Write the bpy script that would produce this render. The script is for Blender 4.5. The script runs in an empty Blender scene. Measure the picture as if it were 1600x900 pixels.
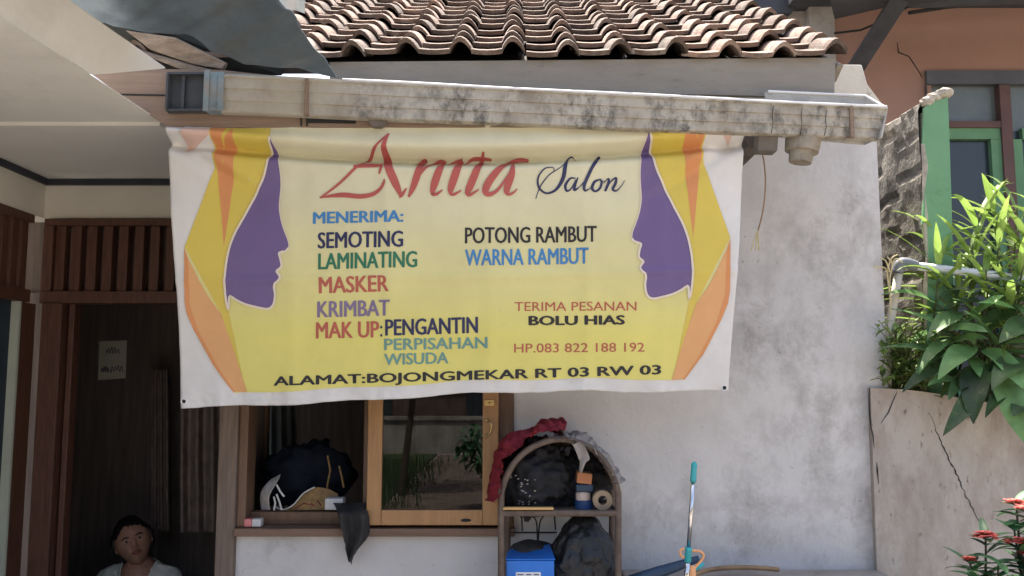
import bpy, bmesh, math, random
from mathutils import Vector, Matrix, noise
from mathutils.geometry import tessellate_polygon

S = bpy.context.scene
COL = S.collection
R = math.radians

# ------------------------------------------------------------------ camera, sky, sun, exposure
PITCH = 6.2
FOC = 1386.0
CAM = Vector((0.0, -3.5, 1.55))
cam = bpy.data.cameras.new('camera')
cam.sensor_width = 36.0
cam.lens = FOC / 1600 * 36
cam.clip_start = 0.05
cam.clip_end = 500
camo = bpy.data.objects.new('camera', cam)
COL.objects.link(camo)
camo.location = CAM
camo.rotation_euler = (R(90 + PITCH), 0, 0)
S.camera = camo

SUN_EL, SUN_AZ = 67.0, -9.0          # azimuth from +Y towards +X (sun stands behind the house)
world = bpy.data.worlds.new('World')
S.world = world
world.use_nodes = True
wn = world.node_tree
bg = wn.nodes['Background']
sky = wn.nodes.new('ShaderNodeTexSky')
sky.sky_type = 'NISHITA'
sky.sun_disc = False
sky.sun_elevation = R(SUN_EL)
sky.sun_rotation = R(SUN_AZ)
sky.air_density = 1.0
sky.dust_density = 5.5
sky.ozone_density = 0.5
wn.links.new(sky.outputs[0], bg.inputs[0])
bg.inputs[1].default_value = 0.14

sun = bpy.data.lights.new('sun', 'SUN')
sun.energy = 4.2
sun.angle = R(0.5)
sun.color = (1.0, 0.94, 0.83)
suno = bpy.data.objects.new('sun', sun)
COL.objects.link(suno)
d = Vector((math.sin(R(SUN_AZ)) * math.cos(R(SUN_EL)), math.cos(R(SUN_AZ)) * math.cos(R(SUN_EL)), math.sin(R(SUN_EL))))
suno.rotation_euler = (-d).to_track_quat('-Z', 'Y').to_euler()
suno.location = (0, 10, 20)

S.view_settings.view_transform = 'Standard'
S.view_settings.look = 'None'
S.view_settings.exposure = 1.78
S.view_settings.gamma = 1.0

# ------------------------------------------------------------------ small geometry helpers
cp, sp = math.cos(R(PITCH)), math.sin(R(PITCH))


def ray(px, py):
    cx = (px - 800) / FOC
    cy = -(py - 450) / FOC
    return Vector((cx, cp - cy * sp, sp + cy * cp))


def at(px, py, Y):
    """point of the world plane y = Y that the survey photo shows at px, py"""
    r = ray(px, py)
    return CAM + r * ((Y - CAM.y) / r.y)


def atz(px, py, Z):
    r = ray(px, py)
    return CAM + r * ((Z - CAM.z) / r.z)


def atx(px, py, X):
    r = ray(px, py)
    return CAM + r * ((X - CAM.x) / r.x)


def smooth(a, b, x):
    t = max(0.0, min(1.0, (x - a) / (b - a)))
    return t * t * (3 - 2 * t)


def lerp(a, b, t):
    return a + (b - a) * t


def fbm(p, oct=4, seed=0.0):
    v, a = 0.0, 0.5
    q = Vector(p) + Vector((seed * 7.3, seed * 3.1, seed * 5.7))
    for _ in range(oct):
        v += a * noise.noise(q)
        q = q * 2.03
        a *= 0.5
    return v


def crom(pts, n):
    """Catmull-Rom through pts (tuples of any length), n samples per span"""
    out = []
    m = len(pts)
    for i in range(m - 1):
        p0, p1, p2, p3 = pts[max(i - 1, 0)], pts[i], pts[i + 1], pts[min(i + 2, m - 1)]
        for k in range(n):
            t = k / n
            out.append(tuple(0.5 * (2 * b + (c - a) * t + (2 * a - 5 * b + 4 * c - e) * t * t + (3 * b - a - 3 * c + e) * t ** 3)
                             for a, b, c, e in zip(p0, p1, p2, p3)))
    out.append(tuple(pts[-1]))
    return out


def gauss(p, c, s): return math.exp(-sum(((a - b_) / s_) ** 2 for a, b_, s_ in zip(p, c, s)))


class MB:
    def __init__(self):
        self.v, self.f, self.m, self.tint = [], [], [], []
        self.t = 0.5

    def vert(self, p):
        self.v.append(tuple(p)); self.tint.append(self.t)
        return len(self.v) - 1

    def face(self, ids, mi=0):
        self.f.append(tuple(ids)); self.m.append(mi)

    def box(self, x0, x1, y0, y1, z0, z1, mi=0):
        b = [self.vert(p) for p in ((x0, y0, z0), (x1, y0, z0), (x1, y1, z0), (x0, y1, z0),
                                    (x0, y0, z1), (x1, y0, z1), (x1, y1, z1), (x0, y1, z1))]
        for q in ((0, 3, 2, 1), (4, 5, 6, 7), (0, 1, 5, 4), (1, 2, 6, 5), (2, 3, 7, 6), (3, 0, 4, 7)):
            self.face([b[i] for i in q], mi)

    def obox(self, c, ax, ay, az, mi=0):
        """oriented box: centre, three half-axis vectors"""
        c, ax, ay, az = Vector(c), Vector(ax), Vector(ay), Vector(az)
        b = [self.vert(c + sx * ax + sy * ay + sz * az) for sz in (-1, 1) for sx, sy in ((-1, -1), (1, -1), (1, 1), (-1, 1))]
        for q in ((0, 3, 2, 1), (4, 5, 6, 7), (0, 1, 5, 4), (1, 2, 6, 5), (2, 3, 7, 6), (3, 0, 4, 7)):
            self.face([b[i] for i in q], mi)

    def prism(self, loop, off, mi=0, cap=True):
        """polygon loop (3D points) extruded by vector off"""
        off = Vector(off)
        a = [self.vert(p) for p in loop]
        b = [self.vert(Vector(p) + off) for p in loop]
        n = len(a)
        for i in range(n):
            j = (i + 1) % n
            self.face((a[i], a[j], b[j], b[i]), mi)
        if cap:
            tr = tessellate_polygon([[Vector(p) for p in loop]])
            for t in tr:
                self.face([a[i] for i in t], mi)
                self.face([b[i] for i in reversed(t)], mi)

    def loft(self, rings, close=True, caps=True, mi=0):
        ids = [[self.vert(p) for p in r] for r in rings]
        for a, b in zip(ids, ids[1:]):
            n = len(a)
            for i in range(n if close else n - 1):
                j = (i + 1) % n
                self.face((a[i], a[j], b[j], b[i]), mi)
        if caps and close:
            self.face(list(reversed(ids[0])), mi)
            self.face(ids[-1], mi)
        return ids

    def tube(self, pts, rad, sides=10, mi=0, caps=True, flat=1.0):
        pts = [Vector(p) for p in pts]
        n = len(pts)
        if not hasattr(rad, '__len__'):
            rad = [rad] * n
        rings = []
        nrm = None
        for i in range(n):
            t = (pts[min(i + 1, n - 1)] - pts[max(i - 1, 0)]).normalized()
            if nrm is None:
                nrm = t.orthogonal().normalized()
            else:
                nrm = (nrm - t * nrm.dot(t))
                nrm = nrm.normalized() if nrm.length > 1e-6 else t.orthogonal().normalized()
            bn = t.cross(nrm)
            rings.append([pts[i] + (nrm * math.cos(a) + bn * math.sin(a) * flat) * rad[i]
                          for a in [2 * math.pi * k / sides for k in range(sides)]])
        self.loft(rings, True, caps, mi)

    def capsule(self, pts, rad, sides=14):
        """tube with rounded ends"""
        pts = [Vector(p) for p in pts]
        if not hasattr(rad, '__len__'):
            rad = [rad] * len(pts)
        P, Q = [], []
        t0 = (pts[0] - pts[1]).normalized(); t1 = (pts[-1] - pts[-2]).normalized()
        for a in (85, 60, 30):
            P.append(pts[0] + t0 * rad[0] * math.sin(R(a))); Q.append(rad[0] * math.cos(R(a)))
        P += pts; Q += list(rad)
        for a in (30, 60, 85):
            P.append(pts[-1] + t1 * rad[-1] * math.sin(R(a))); Q.append(rad[-1] * math.cos(R(a)))
        self.tube(P, Q, sides)

    def ball(self, c, r, seg=20, ring=14, fn=None, mi=0):
        c = Vector(c)
        if not hasattr(r, '__len__'):
            r = (r, r, r)
        rings = []
        for i in range(1, ring):
            th = math.pi * i / ring
            row = []
            for k in range(seg):
                ph = 2 * math.pi * k / seg
                p = Vector((math.sin(th) * math.cos(ph), math.sin(th) * math.sin(ph), math.cos(th)))
                if fn: p = fn(p)
                row.append(c + Vector((p.x * r[0], p.y * r[1], p.z * r[2])))
            rings.append(row)
        ids = self.loft(rings, True, False, mi)
        def pole(z):
            p = Vector((0, 0, z))
            if fn: p = fn(p)
            return self.vert(c + Vector((p.x * r[0], p.y * r[1], p.z * r[2])))
        t, b = pole(1), pole(-1)
        for k in range(seg):
            self.face((t, ids[0][k], ids[0][(k + 1) % seg]), mi)
            self.face((b, ids[-1][(k + 1) % seg], ids[-1][k]), mi)

    def sheet(self, fn, nu, nv, thick=None, mi=0):
        """surface fn(u, v) on a grid; thick = vector offset for the back side"""
        g = [[self.vert(fn(i / nu, j / nv)) for i in range(nu + 1)] for j in range(nv + 1)]
        for j in range(nv):
            for i in range(nu):
                self.face((g[j][i], g[j][i + 1], g[j + 1][i + 1], g[j + 1][i]), mi)
        if thick is not None:
            th = Vector(thick)
            h = [[self.vert(Vector(self.v[g[j][i]]) + th) for i in range(nu + 1)] for j in range(nv + 1)]
            for j in range(nv):
                for i in range(nu):
                    self.face((h[j][i], h[j + 1][i], h[j + 1][i + 1], h[j][i + 1]), mi)
            for i in range(nu):
                self.face((g[0][i + 1], g[0][i], h[0][i], h[0][i + 1]), mi)
                self.face((g[nv][i], g[nv][i + 1], h[nv][i + 1], h[nv][i]), mi)
            for j in range(nv):
                self.face((g[j][0], g[j + 1][0], h[j + 1][0], h[j][0]), mi)
                self.face((g[j + 1][nu], g[j][nu], h[j][nu], h[j + 1][nu]), mi)

    def leaf(self, o, d, up, L, W, curl=0.3, fold=0.25, seg=6, wave=0.0, tip=1.0, mi=0):
        o, d, up = Vector(o), Vector(d).normalized(), Vector(up)
        s = d.cross(up)
        s = s.normalized() if s.length > 1e-4 else d.orthogonal().normalized()
        n = s.cross(d).normalized()
        rows = []
        p = o.copy()
        dd = d.copy()
        for i in range(seg + 1):
            t = i / seg
            w = W * 0.5 * (math.sin(math.pi * min(1, t ** (0.75 * tip) * 0.97 + 0.03)) ** 0.8 if t < 1 else 0.02)
            nn = s.cross(dd).normalized()
            ww = math.sin(t * 9 + wave * 20) * wave * W
            rows.append([self.vert(p - s * w + nn * (w * fold + ww)), self.vert(p - s * w * .5 + nn * w * fold * .35), self.vert(p),
                         self.vert(p + s * w * .5 + nn * w * fold * .35), self.vert(p + s * w + nn * (w * fold - ww))])
            p = p + dd * (L / seg)
            dd = (dd - nn * (curl / seg) * (0.4 + 1.2 * t)).normalized()
        for a, b in zip(rows, rows[1:]):
            for k in range(4):
                self.face((a[k], a[k + 1], b[k + 1], b[k]), mi)

    def mesh(self, name):
        me = bpy.data.meshes.new(name)
        me.from_pydata(self.v, [], self.f)
        me.update()
        return me

    def build(self, name, mats, parent=None, smooth=False, bevel=0.0, subsurf=0, fix=True):
        me = self.mesh(name)
        if not isinstance(mats, (list, tuple)):
            mats = [mats]
        for m in mats:
            me.materials.append(m)
        me.polygons.foreach_set('material_index', self.m)
        at_ = me.attributes.new('tint', 'FLOAT', 'POINT')
        at_.data.foreach_set('value', self.tint)
        if fix:
            bm = bmesh.new(); bm.from_mesh(me)
            bmesh.ops.recalc_face_normals(bm, faces=bm.faces)
            bm.to_mesh(me); bm.free()
        if smooth:
            me.polygons.foreach_set('use_smooth', [True] * len(me.polygons))
        o = bpy.data.objects.new(name, me)
        COL.objects.link(o)
        if bevel:
            b = o.modifiers.new('bevel', 'BEVEL'); b.width = bevel; b.segments = 2; b.limit_method = 'ANGLE'; b.angle_limit = R(40)
        if subsurf:
            s = o.modifiers.new('sub', 'SUBSURF'); s.levels = subsurf; s.render_levels = subsurf
        if parent is not None:
            adopt(o, parent)
        return o


def adopt(o, parent):
    o.parent = parent
    if parent.type == 'EMPTY':
        o.matrix_parent_inverse = Matrix.Translation(parent.location).inverted()


def thing(name, label, cat, loc=(0, 0, 0), group=None):
    o = bpy.data.objects.new(name, None)
    COL.objects.link(o)
    o.location = loc
    o.empty_display_size = 0.1
    o['label'] = label; o['category'] = cat
    if group: o['group'] = group
    return o


def tag(o, label, cat, group=None):
    o['label'] = label; o['category'] = cat
    if group: o['group'] = group
    return o


def struct(o, kind='structure'):
    o['kind'] = kind
    return o


# ------------------------------------------------------------------ materials
def mat(name, base, rough=0.75, var=0.18, scale=6.0, bump=0.0, bscale=40.0, dirt=None, dirt2=None, metallic=0.0,
        spec=0.4, tint=0.0, trans=0.0, stretch=None, coat=0.0, bdist=0.01):
    m = bpy.data.materials.new(name)
    m.use_nodes = True
    nt = m.node_tree; N = nt.nodes; L = nt.links
    b = N['Principled BSDF']
    b.inputs['Roughness'].default_value = rough
    b.inputs['Metallic'].default_value = metallic
    b.inputs['Specular IOR Level'].default_value = spec
    if coat: b.inputs['Coat Weight'].default_value = coat
    tc = N.new('ShaderNodeTexCoord')
    src = tc.outputs['Object']
    if stretch:
        mp = N.new('ShaderNodeMapping'); mp.inputs['Scale'].default_value = stretch
        L.new(src, mp.inputs[0]); src = mp.outputs[0]

    def nz(sc, det=6, rgh=0.6, dist=0.0, vec=src):
        n = N.new('ShaderNodeTexNoise'); n.inputs['Scale'].default_value = sc; n.inputs['Detail'].default_value = det
        n.inputs['Roughness'].default_value = rgh; n.inputs['Distortion'].default_value = dist
        L.new(vec, n.inputs['Vector']); return n.outputs['Fac']

    def ramp(f, a, bb):
        r = N.new('ShaderNodeMapRange'); r.inputs[1].default_value = a; r.inputs[2].default_value = bb; r.clamp = True
        L.new(f, r.inputs[0]); return r.outputs[0]

    def mix(fac, c1, c2):
        x = N.new('ShaderNodeMix'); x.data_type = 'RGBA'
        for s, v in ((x.inputs[0], fac), (x.inputs[6], c1), (x.inputs[7], c2)):
            if isinstance(v, (int, float)): s.default_value = v
            elif isinstance(v, (tuple, list)): s.default_value = (v[0], v[1], v[2], 1)
            else: L.new(v, s)
        return x.outputs[2]

    lo = tuple(c * (1 - var) for c in base); hi = tuple(min(1, c * (1 + var)) for c in base)
    col = mix(ramp(nz(scale), 0.3, 0.7), lo, hi)
    if tint:
        a = N.new('ShaderNodeAttribute'); a.attribute_name = 'tint'
        r = N.new('ShaderNodeMapRange'); r.inputs[3].default_value = 1 - tint; r.inputs[4].default_value = 1 + tint
        L.new(a.outputs['Fac'], r.inputs[0])
        mm = N.new('ShaderNodeVectorMath'); mm.operation = 'SCALE'
        L.new(col, mm.inputs[0]); L.new(r.outputs[0], mm.inputs['Scale'])
        col = mm.outputs[0]
    for dd in (dirt, dirt2):  # patch layers: dirt mostly, sun highlights on the roof tiles
        if dd:
            dc, sc, a0, a1, amt = dd[:5]
            f = ramp(nz(sc, 10, 0.72, 0.08), a0, a1)
            mu = N.new('ShaderNodeMath'); mu.operation = 'MULTIPLY'; mu.inputs[1].default_value = amt
            L.new(f, mu.inputs[0])
            f = mu.outputs[0]
            if len(dd) > 5:                      # only inside soft balls (x, y, z, r)
                tot = None
                for (x, y, z, rr) in dd[5]:
                    vm = N.new('ShaderNodeVectorMath'); vm.operation = 'DISTANCE'
                    L.new(tc.outputs['Object'], vm.inputs[0]); vm.inputs[1].default_value = (x, y, z)
                    q = ramp(vm.outputs['Value'], rr, rr * 0.25)
                    if tot is None: tot = q
                    else:
                        ma = N.new('ShaderNodeMath'); ma.operation = 'MAXIMUM'; L.new(tot, ma.inputs[0]); L.new(q, ma.inputs[1]); tot = ma.outputs[0]
                m2 = N.new('ShaderNodeMath'); m2.operation = 'MULTIPLY'; L.new(f, m2.inputs[0]); L.new(tot, m2.inputs[1]); f = m2.outputs[0]
            col = mix(f, col, dc)
    L.new(col, b.inputs['Base Color'])
    if bump:
        bn = N.new('ShaderNodeBump'); bn.inputs['Strength'].default_value = bump; bn.inputs['Distance'].default_value = bdist
        L.new(nz(bscale, 8), bn.inputs['Height']); L.new(bn.outputs[0], b.inputs['Normal'])
    if trans:
        tr = N.new('ShaderNodeBsdfTranslucent'); L.new(col, tr.inputs[0])
        ms = N.new('ShaderNodeMixShader'); ms.inputs[0].default_value = trans
        L.new(b.outputs[0], ms.inputs[1]); L.new(tr.outputs[0], ms.inputs[2])
        L.new(ms.outputs[0], N['Material Output'].inputs[0])
    return m


M = {}
M['wall'] = mat('white_plaster', (0.57, 0.55, 0.53), 0.9, 0.09, 2.6, 0.45, 22,
                dirt=((0.20, 0.18, 0.16), 5.5, 0.44, 0.70, 0.7,
                      [(0.95, 0, 0.95, 0.5), (1.25, 0, 1.35, 0.55), (1.05, 0, 1.75, 0.5), (1.3, 0, 2.1, 0.5), (0.6, 0, 1.0, 0.35),
                       (1.4, 0, 1.0, 0.4), (0.8, 0, 0.75, 0.4), (1.2, 0, 0.7, 0.45), (-0.9, 0, 0.9, 0.15)]),
                dirt2=((0.13, 0.11, 0.10), 34, 0.62, 0.69, 0.75), spec=0.25, stretch=(1.1, 1, .9))
M['porch_wall'] = mat('cream_plaster', (0.64, 0.61, 0.53), 0.9, 0.06, 3, 0.15, 30, spec=0.25)
M['soffit'] = mat('soffit_board', (0.66, 0.64, 0.585), 0.85, 0.07, 1.6, 0.1, 20,
                  dirt=((0.42, 0.39, 0.34), 2.2, 0.52, 0.8, 0.6), dirt2=((0.12, 0.10, 0.09), 30, 0.70, 0.74, 0.7), spec=0.25)
M['dark_trim'] = mat('dark_trim', (0.03, 0.032, 0.04), 0.7, 0.2)
M['dark_wood'] = mat('dark_wood', (0.085, 0.036, 0.022), 0.5, 0.3, 14, 0.25, 30, stretch=(6, 6, 0.6))
M['post_wood'] = mat('weathered_post_wood', (0.17, 0.125, 0.095), 0.75, 0.25, 12, 0.3, 40, stretch=(6, 6, 0.5))
M['plank'] = mat('brown_plank', (0.235, 0.165, 0.12), 0.85, 0.16, 9, 0.3, 40, stretch=(0.5, 5, 6),
                 dirt=((0.12, 0.085, 0.065), 7, 0.56, 0.75, 0.6))
M['old_plank'] = mat('rotten_plank', (0.22, 0.17, 0.13), 0.9, 0.35, 10, 0.6, 30, stretch=(1.5, 4, 5))
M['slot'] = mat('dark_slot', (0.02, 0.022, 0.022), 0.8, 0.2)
M['fascia'] = mat('grey_fascia_board', (0.25, 0.225, 0.19), 0.9, 0.14, 5, 0.35, 35, stretch=(0.6, 1, 2.2),
                  dirt=((0.08, 0.08, 0.08), 6, 0.56, 0.72, 0.7))
M['gutter'] = mat('gutter_paint', (0.40, 0.365, 0.30), 0.7, 0.12, 4, 0.25, 40, stretch=(1.3, 1, 0.9),
                  dirt=((0.055, 0.052, 0.046), 15, 0.46, 0.62, 0.85, [(-0.12, -.6, 2.45, .34), (0.25, -.6, 2.45, .34), (0.62, -.6, 2.42, .36), (1.0, -.6, 2.38, .4), (-0.45, -.6, 2.45, .16), (1.3, -.6, 2.38, .25)]),
                  dirt2=((0.22, 0.175, 0.12), 6, 0.48, 0.72, 0.7))
M['gutter_rim'] = mat('gutter_rim', (0.72, 0.71, 0.69), 0.5, 0.06)  # near white; stands for sunlight on the gutter rim and zinc flap
M['teal_paint'] = mat('faded_teal_paint', (0.17, 0.24, 0.27), 0.7, 0.3, 20, dirt=((0.25, 0.22, 0.19), 8, 0.45, 0.6, 0.8))
M['gutter_shade'] = mat('shaded_gutter_inside', (0.05, 0.055, 0.06), 0.7, 0.3)  # dark colour supplies the shade of the shallow end box
M['sheet_metal'] = mat('zinc_sheet', (0.12, 0.155, 0.185), 0.45, 0.3, 3, 0.3, 5, metallic=0.3, bdist=0.03,
                       dirt=((0.10, 0.105, 0.10), 5, 0.5, 0.7, 0.7))
M['tile'] = mat('clay_roof_tile', (0.19, 0.13, 0.10), 0.9, 0.3, 12, 0.6, 60, tint=0.55,
                dirt=((0.34, 0.285, 0.245), 9, 0.47, 0.66, 0.6), dirt2=((0.065, 0.055, 0.05), 11, 0.50, 0.64, 0.85))  # pale layer paints sun highlights on the tiles; dark layer is grime
M['under_roof'] = mat('roof_underlay', (0.05, 0.04, 0.035), 0.9, 0.2)
M['cement'] = mat('cement', (0.42, 0.40, 0.36), 0.9, 0.15, 8, 0.4, 40, dirt=((0.10, 0.09, 0.08), 6, 0.5, 0.72, 0.6))
M['spout'] = mat('stained_spout', (0.26, 0.225, 0.175), 0.9, 0.2, 10, 0.4, 40, dirt=((0.08, 0.07, 0.055), 9, 0.5, 0.66, 0.7))
M['floor_tile'] = mat('pale_floor_tile', (0.58, 0.56, 0.52), 0.4, 0.08, 3)
M['ledge'] = mat('ledge_cement', (0.34, 0.29, 0.25), 0.9, 0.15, 8, 0.4, 40, dirt=((0.10, 0.085, 0.07), 6, 0.5, 0.72, 0.6))
M['cream_plaster'] = mat('cream_parapet', (0.62, 0.57, 0.47), 0.9, 0.08, 5, 0.3, 30, dirt=((0.25, 0.20, 0.16), 12, 0.55, 0.68, 0.7))
M['bracket'] = mat('dark_bracket_wood', (0.13, 0.11, 0.09), 0.9, 0.3, 10, 0.4, 30)
M['frame_wood'] = mat('varnished_window_wood', (0.36, 0.19, 0.075), 0.35, 0.16, 9, 0.12, 40, stretch=(5, 5, 0.6), spec=0.5,
                      dirt=((0.16, 0.08, 0.035), 7, 0.55, 0.75, 0.5))
M['frame_dark'] = mat('brown_frame_wood', (0.14, 0.08, 0.048), 0.5, 0.2, 10, 0.2, 40, stretch=(5, 5, 0.6))
M['sill_wood'] = mat('worn_sill_wood', (0.20, 0.125, 0.085), 0.7, 0.3, 8, 0.4, 40, stretch=(0.5, 5, 5), dirt=((0.06, 0.04, 0.03), 8, 0.52, 0.68, 0.7))
M['brass'] = mat('brass', (0.62, 0.45, 0.20), 0.3, 0.1, metallic=0.9)
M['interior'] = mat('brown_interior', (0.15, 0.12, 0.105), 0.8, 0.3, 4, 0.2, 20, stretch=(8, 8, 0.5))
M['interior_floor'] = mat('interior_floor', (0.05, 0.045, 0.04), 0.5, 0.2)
M['navy_panel'] = mat('navy_door_panel', (0.016, 0.026, 0.038), 0.6, 0.2)
M['pale_strip'] = mat('pale_edge_strip', (0.36, 0.38, 0.30), 0.7, 0.1)
M['curtain'] = mat('brown_curtain', (0.21, 0.165, 0.14), 0.95, 0.25, 16, 0.1, 60, dirt=((0.26, 0.2, 0.17), 22, 0.55, 0.65, 0.5))
M['grey_curtain'] = mat('grey_curtain', (0.13, 0.15, 0.15), 0.95, 0.2, 12)
M['clay_bust'] = mat('dull_brown_bust', (0.075, 0.042, 0.03), 0.8, 0.3)
M['paper'] = mat('note_paper', (0.66, 0.65, 0.56), 0.9, 0.06)
M['ink'] = mat('ink', (0.06, 0.07, 0.12), 0.8, 0.1)
M['white_vinyl'] = mat('white_banner_vinyl', (0.62, 0.61, 0.60), 0.5, 0.05, 5, 0.22, 9, spec=0.4, bdist=0.012,
                       dirt=((0.42, 0.38, 0.33), 7, 0.56, 0.8, 0.55))


def print_mat(name, col, **k):
    return mat(name, col, 0.5, 0.05, 5, 0.22, 9, spec=0.4, bdist=0.012, dirt=(tuple(c * 0.55 for c in col), 9, 0.6, 0.8, 0.35),
               dirt2=((0.07, 0.06, 0.05), 42, 0.70, 0.74, 0.55), **k)


M['p_hair'] = print_mat('print_golden_yellow', (0.60, 0.47, 0.085))
M['p_orange'] = print_mat('print_orange', (0.60, 0.25, 0.095))
M['p_peach'] = print_mat('print_peach', (0.64, 0.34, 0.145))
M['p_pink'] = print_mat('print_pale_pink', (0.60, 0.42, 0.36))
M['p_purple'] = print_mat('print_purple', (0.14, 0.095, 0.235))
M['p_outline'] = print_mat('print_cream_line', (0.68, 0.60, 0.50))
M['p_red'] = print_mat('print_red', (0.40, 0.085, 0.075))
M['p_brick'] = print_mat('print_brick_red', (0.42, 0.10, 0.07))
M['p_navy'] = print_mat('print_navy', (0.018, 0.024, 0.09))
M['p_black'] = print_mat('print_black', (0.018, 0.018, 0.024))
M['p_green'] = print_mat('print_green', (0.02, 0.16, 0.09))
M['p_blue'] = print_mat('print_blue', (0.045, 0.21, 0.47))
M['p_grape'] = print_mat('print_dull_violet', (0.19, 0.145, 0.26))
M['p_teal'] = print_mat('print_dull_teal', (0.13, 0.28, 0.25))
M['black_cloth'] = mat('black_cloth', (0.026, 0.026, 0.029), 0.95, 0.3, 12, 0.3, 60, spec=0.2)
M['navy_cloth'] = mat('navy_black_cloth', (0.008, 0.011, 0.017), 1.0, 0.4, 12, 0.3, 60, spec=0.05)
M['charcoal_cloth'] = mat('charcoal_cloth', (0.045, 0.043, 0.042), 0.9, 0.35, 10, 0.3, 80, spec=0.2)
M['black_plastic'] = mat('black_bag_plastic', (0.013, 0.014, 0.016), 0.33, 0.2, 8, 0.7, 14, spec=0.4, bdist=0.02)
M['red_cloth'] = mat('dark_red_cloth', (0.22, 0.022, 0.03), 0.9, 0.3, 12, 0.3, 70, spec=0.2)
M['grey_cloth'] = mat('grey_rag', (0.30, 0.265, 0.235), 0.95, 0.25, 14, 0.4, 60, spec=0.2, dirt=((0.08, 0.07, 0.06), 14, 0.52, 0.66, 0.6))
M['rattan'] = mat('dark_rattan', (0.115, 0.083, 0.062), 0.7, 0.35, 26, 0.4, 60)
M['iron'] = mat('black_wire', (0.02, 0.018, 0.017), 0.6, 0.2)
M['blue_box'] = mat('blue_carton', (0.02, 0.165, 0.58), 0.45, 0.08)
M['white_label'] = mat('white_paper_label', (0.68, 0.68, 0.68), 0.8, 0.05)
M['orange_box'] = mat('orange_brown_carton', (0.42, 0.17, 0.075), 0.7, 0.15)
M['tape'] = mat('tan_tape', (0.30, 0.225, 0.15), 0.6, 0.15)
M['blue_lid'] = mat('blue_plastic', (0.02, 0.06, 0.17), 0.4, 0.1)
M['pale_cap'] = mat('pale_cap', (0.55, 0.44, 0.38), 0.6, 0.1)
M['ruler'] = mat('yellow_wood_stick', (0.55, 0.34, 0.13), 0.6, 0.1)
M['chrome'] = mat('steel_pole', (0.62, 0.61, 0.62), 0.16, 0.04, metallic=1.0)
M['cyan'] = mat('turquoise_plastic', (0.03, 0.33, 0.36), 0.35, 0.08, spec=0.5)
M['peach'] = mat('peach_plastic', (0.75, 0.36, 0.15), 0.4, 0.08, spec=0.5)
M['navy_hose'] = mat('navy_rubber', (0.02, 0.045, 0.085), 0.5, 0.2)
M['tan_hose'] = mat('tan_hose', (0.27, 0.17, 0.09), 0.6, 0.2, 16)
M['gold_trim'] = mat('gold_brocade', (0.20, 0.12, 0.04), 0.6, 0.4, 40)
M['silver_print'] = mat('silver_printed_cloth', (0.40, 0.38, 0.36), 0.7, 0.35, 22)
M['wine_cloth'] = mat('wine_red_cloth', (0.16, 0.04, 0.035), 0.8, 0.3, 20)
M['white_box'] = mat('white_carton', (0.55, 0.55, 0.54), 0.7, 0.06)
M['pink_pack'] = mat('pink_packet', (0.60, 0.20, 0.20), 0.5, 0.08)
M['retaining'] = mat('retaining_plaster', (0.44, 0.395, 0.345), 0.9, 0.1, 3, 0.4, 24, stretch=(1.3, 1.3, 0.6),
                     dirt=((0.25, 0.19, 0.15), 4.5, 0.42, 0.66, 0.75), dirt2=((0.09, 0.06, 0.05), 22, 0.60, 0.67, 0.8))
M['crack'] = mat('crack_shadow', (0.02, 0.02, 0.022), 0.95, 0.2)
M['brick'] = mat('mossy_broken_brick', (0.15, 0.135, 0.115), 0.95, 0.4, 10, 0.9, 22, bdist=0.02,
                 dirt=((0.30, 0.24, 0.185), 9, 0.56, 0.68, 0.75), dirt2=((0.035, 0.035, 0.032), 6, 0.48, 0.66, 0.75))
M['green_paint'] = mat('green_plaster', (0.145, 0.30, 0.16), 0.8, 0.1, 5, 0.2, 30, dirt=((0.05, 0.12, 0.06), 8, 0.6, 0.75, 0.4))
M['raw_edge'] = mat('broken_render_edge', (0.42, 0.37, 0.31), 0.95, 0.3, 20, 0.6, 40)
M['orange_wall'] = mat('terracotta_house_wall', (0.36, 0.215, 0.165), 0.9, 0.07, 2, 0.1, 30, dirt=((0.20, 0.11, 0.08), 3, 0.58, 0.8, 0.4))
M['grey_column'] = mat('grey_render', (0.40, 0.375, 0.345), 0.9, 0.12, 4, 0.2, 30, dirt=((0.22, 0.16, 0.13), 5, 0.52, 0.7, 0.6))
M['red_frame'] = mat('maroon_frame', (0.13, 0.07, 0.06), 0.6, 0.15)
M['grey_frame'] = mat('grey_blue_frame', (0.10, 0.105, 0.12), 0.6, 0.15)
M['slate_pane'] = mat('dark_glass', (0.035, 0.045, 0.055), 0.2, 0.1, spec=0.5)
M['milk_pane'] = mat('dusty_glass', (0.13, 0.15, 0.145), 0.25, 0.2, 3, spec=0.5)
M['eave_wood'] = mat('dark_eave_wood', (0.06, 0.062, 0.07), 0.8, 0.3, 8)
M['pvc'] = mat('grey_pvc', (0.62, 0.63, 0.66), 0.4, 0.05)
M['pvc_dark'] = mat('dark_pvc_elbow', (0.17, 0.18, 0.20), 0.5, 0.1)
M['stake'] = mat('pale_stake', (0.55, 0.50, 0.42), 0.7, 0.1)
M['leaf_big'] = mat('broad_leaf', (0.125, 0.235, 0.075), 0.5, 0.45, 9, 0.3, 30, tint=0.8, trans=0.28, spec=0.4, dirt=((0.30, 0.32, 0.12), 14, 0.58, 0.72, 0.5))  # wide tint spread: paler leaves stand in for sunlit ones
M['leaf_long'] = mat('yellow_green_leaf', (0.22, 0.33, 0.075), 0.42, 0.3, 6, tint=0.5, trans=0.35, spec=0.5)
M['leaf_small'] = mat('small_leaf', (0.16, 0.25, 0.06), 0.45, 0.3, 8, tint=0.5, trans=0.3, spec=0.4)
M['leaf_dark'] = mat('dark_leaf', (0.045, 0.13, 0.05), 0.35, 0.25, 8, tint=0.45, trans=0.15, spec=0.5)
M['stem'] = mat('green_brown_stem', (0.10, 0.11, 0.05), 0.8, 0.3, 20)
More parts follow.
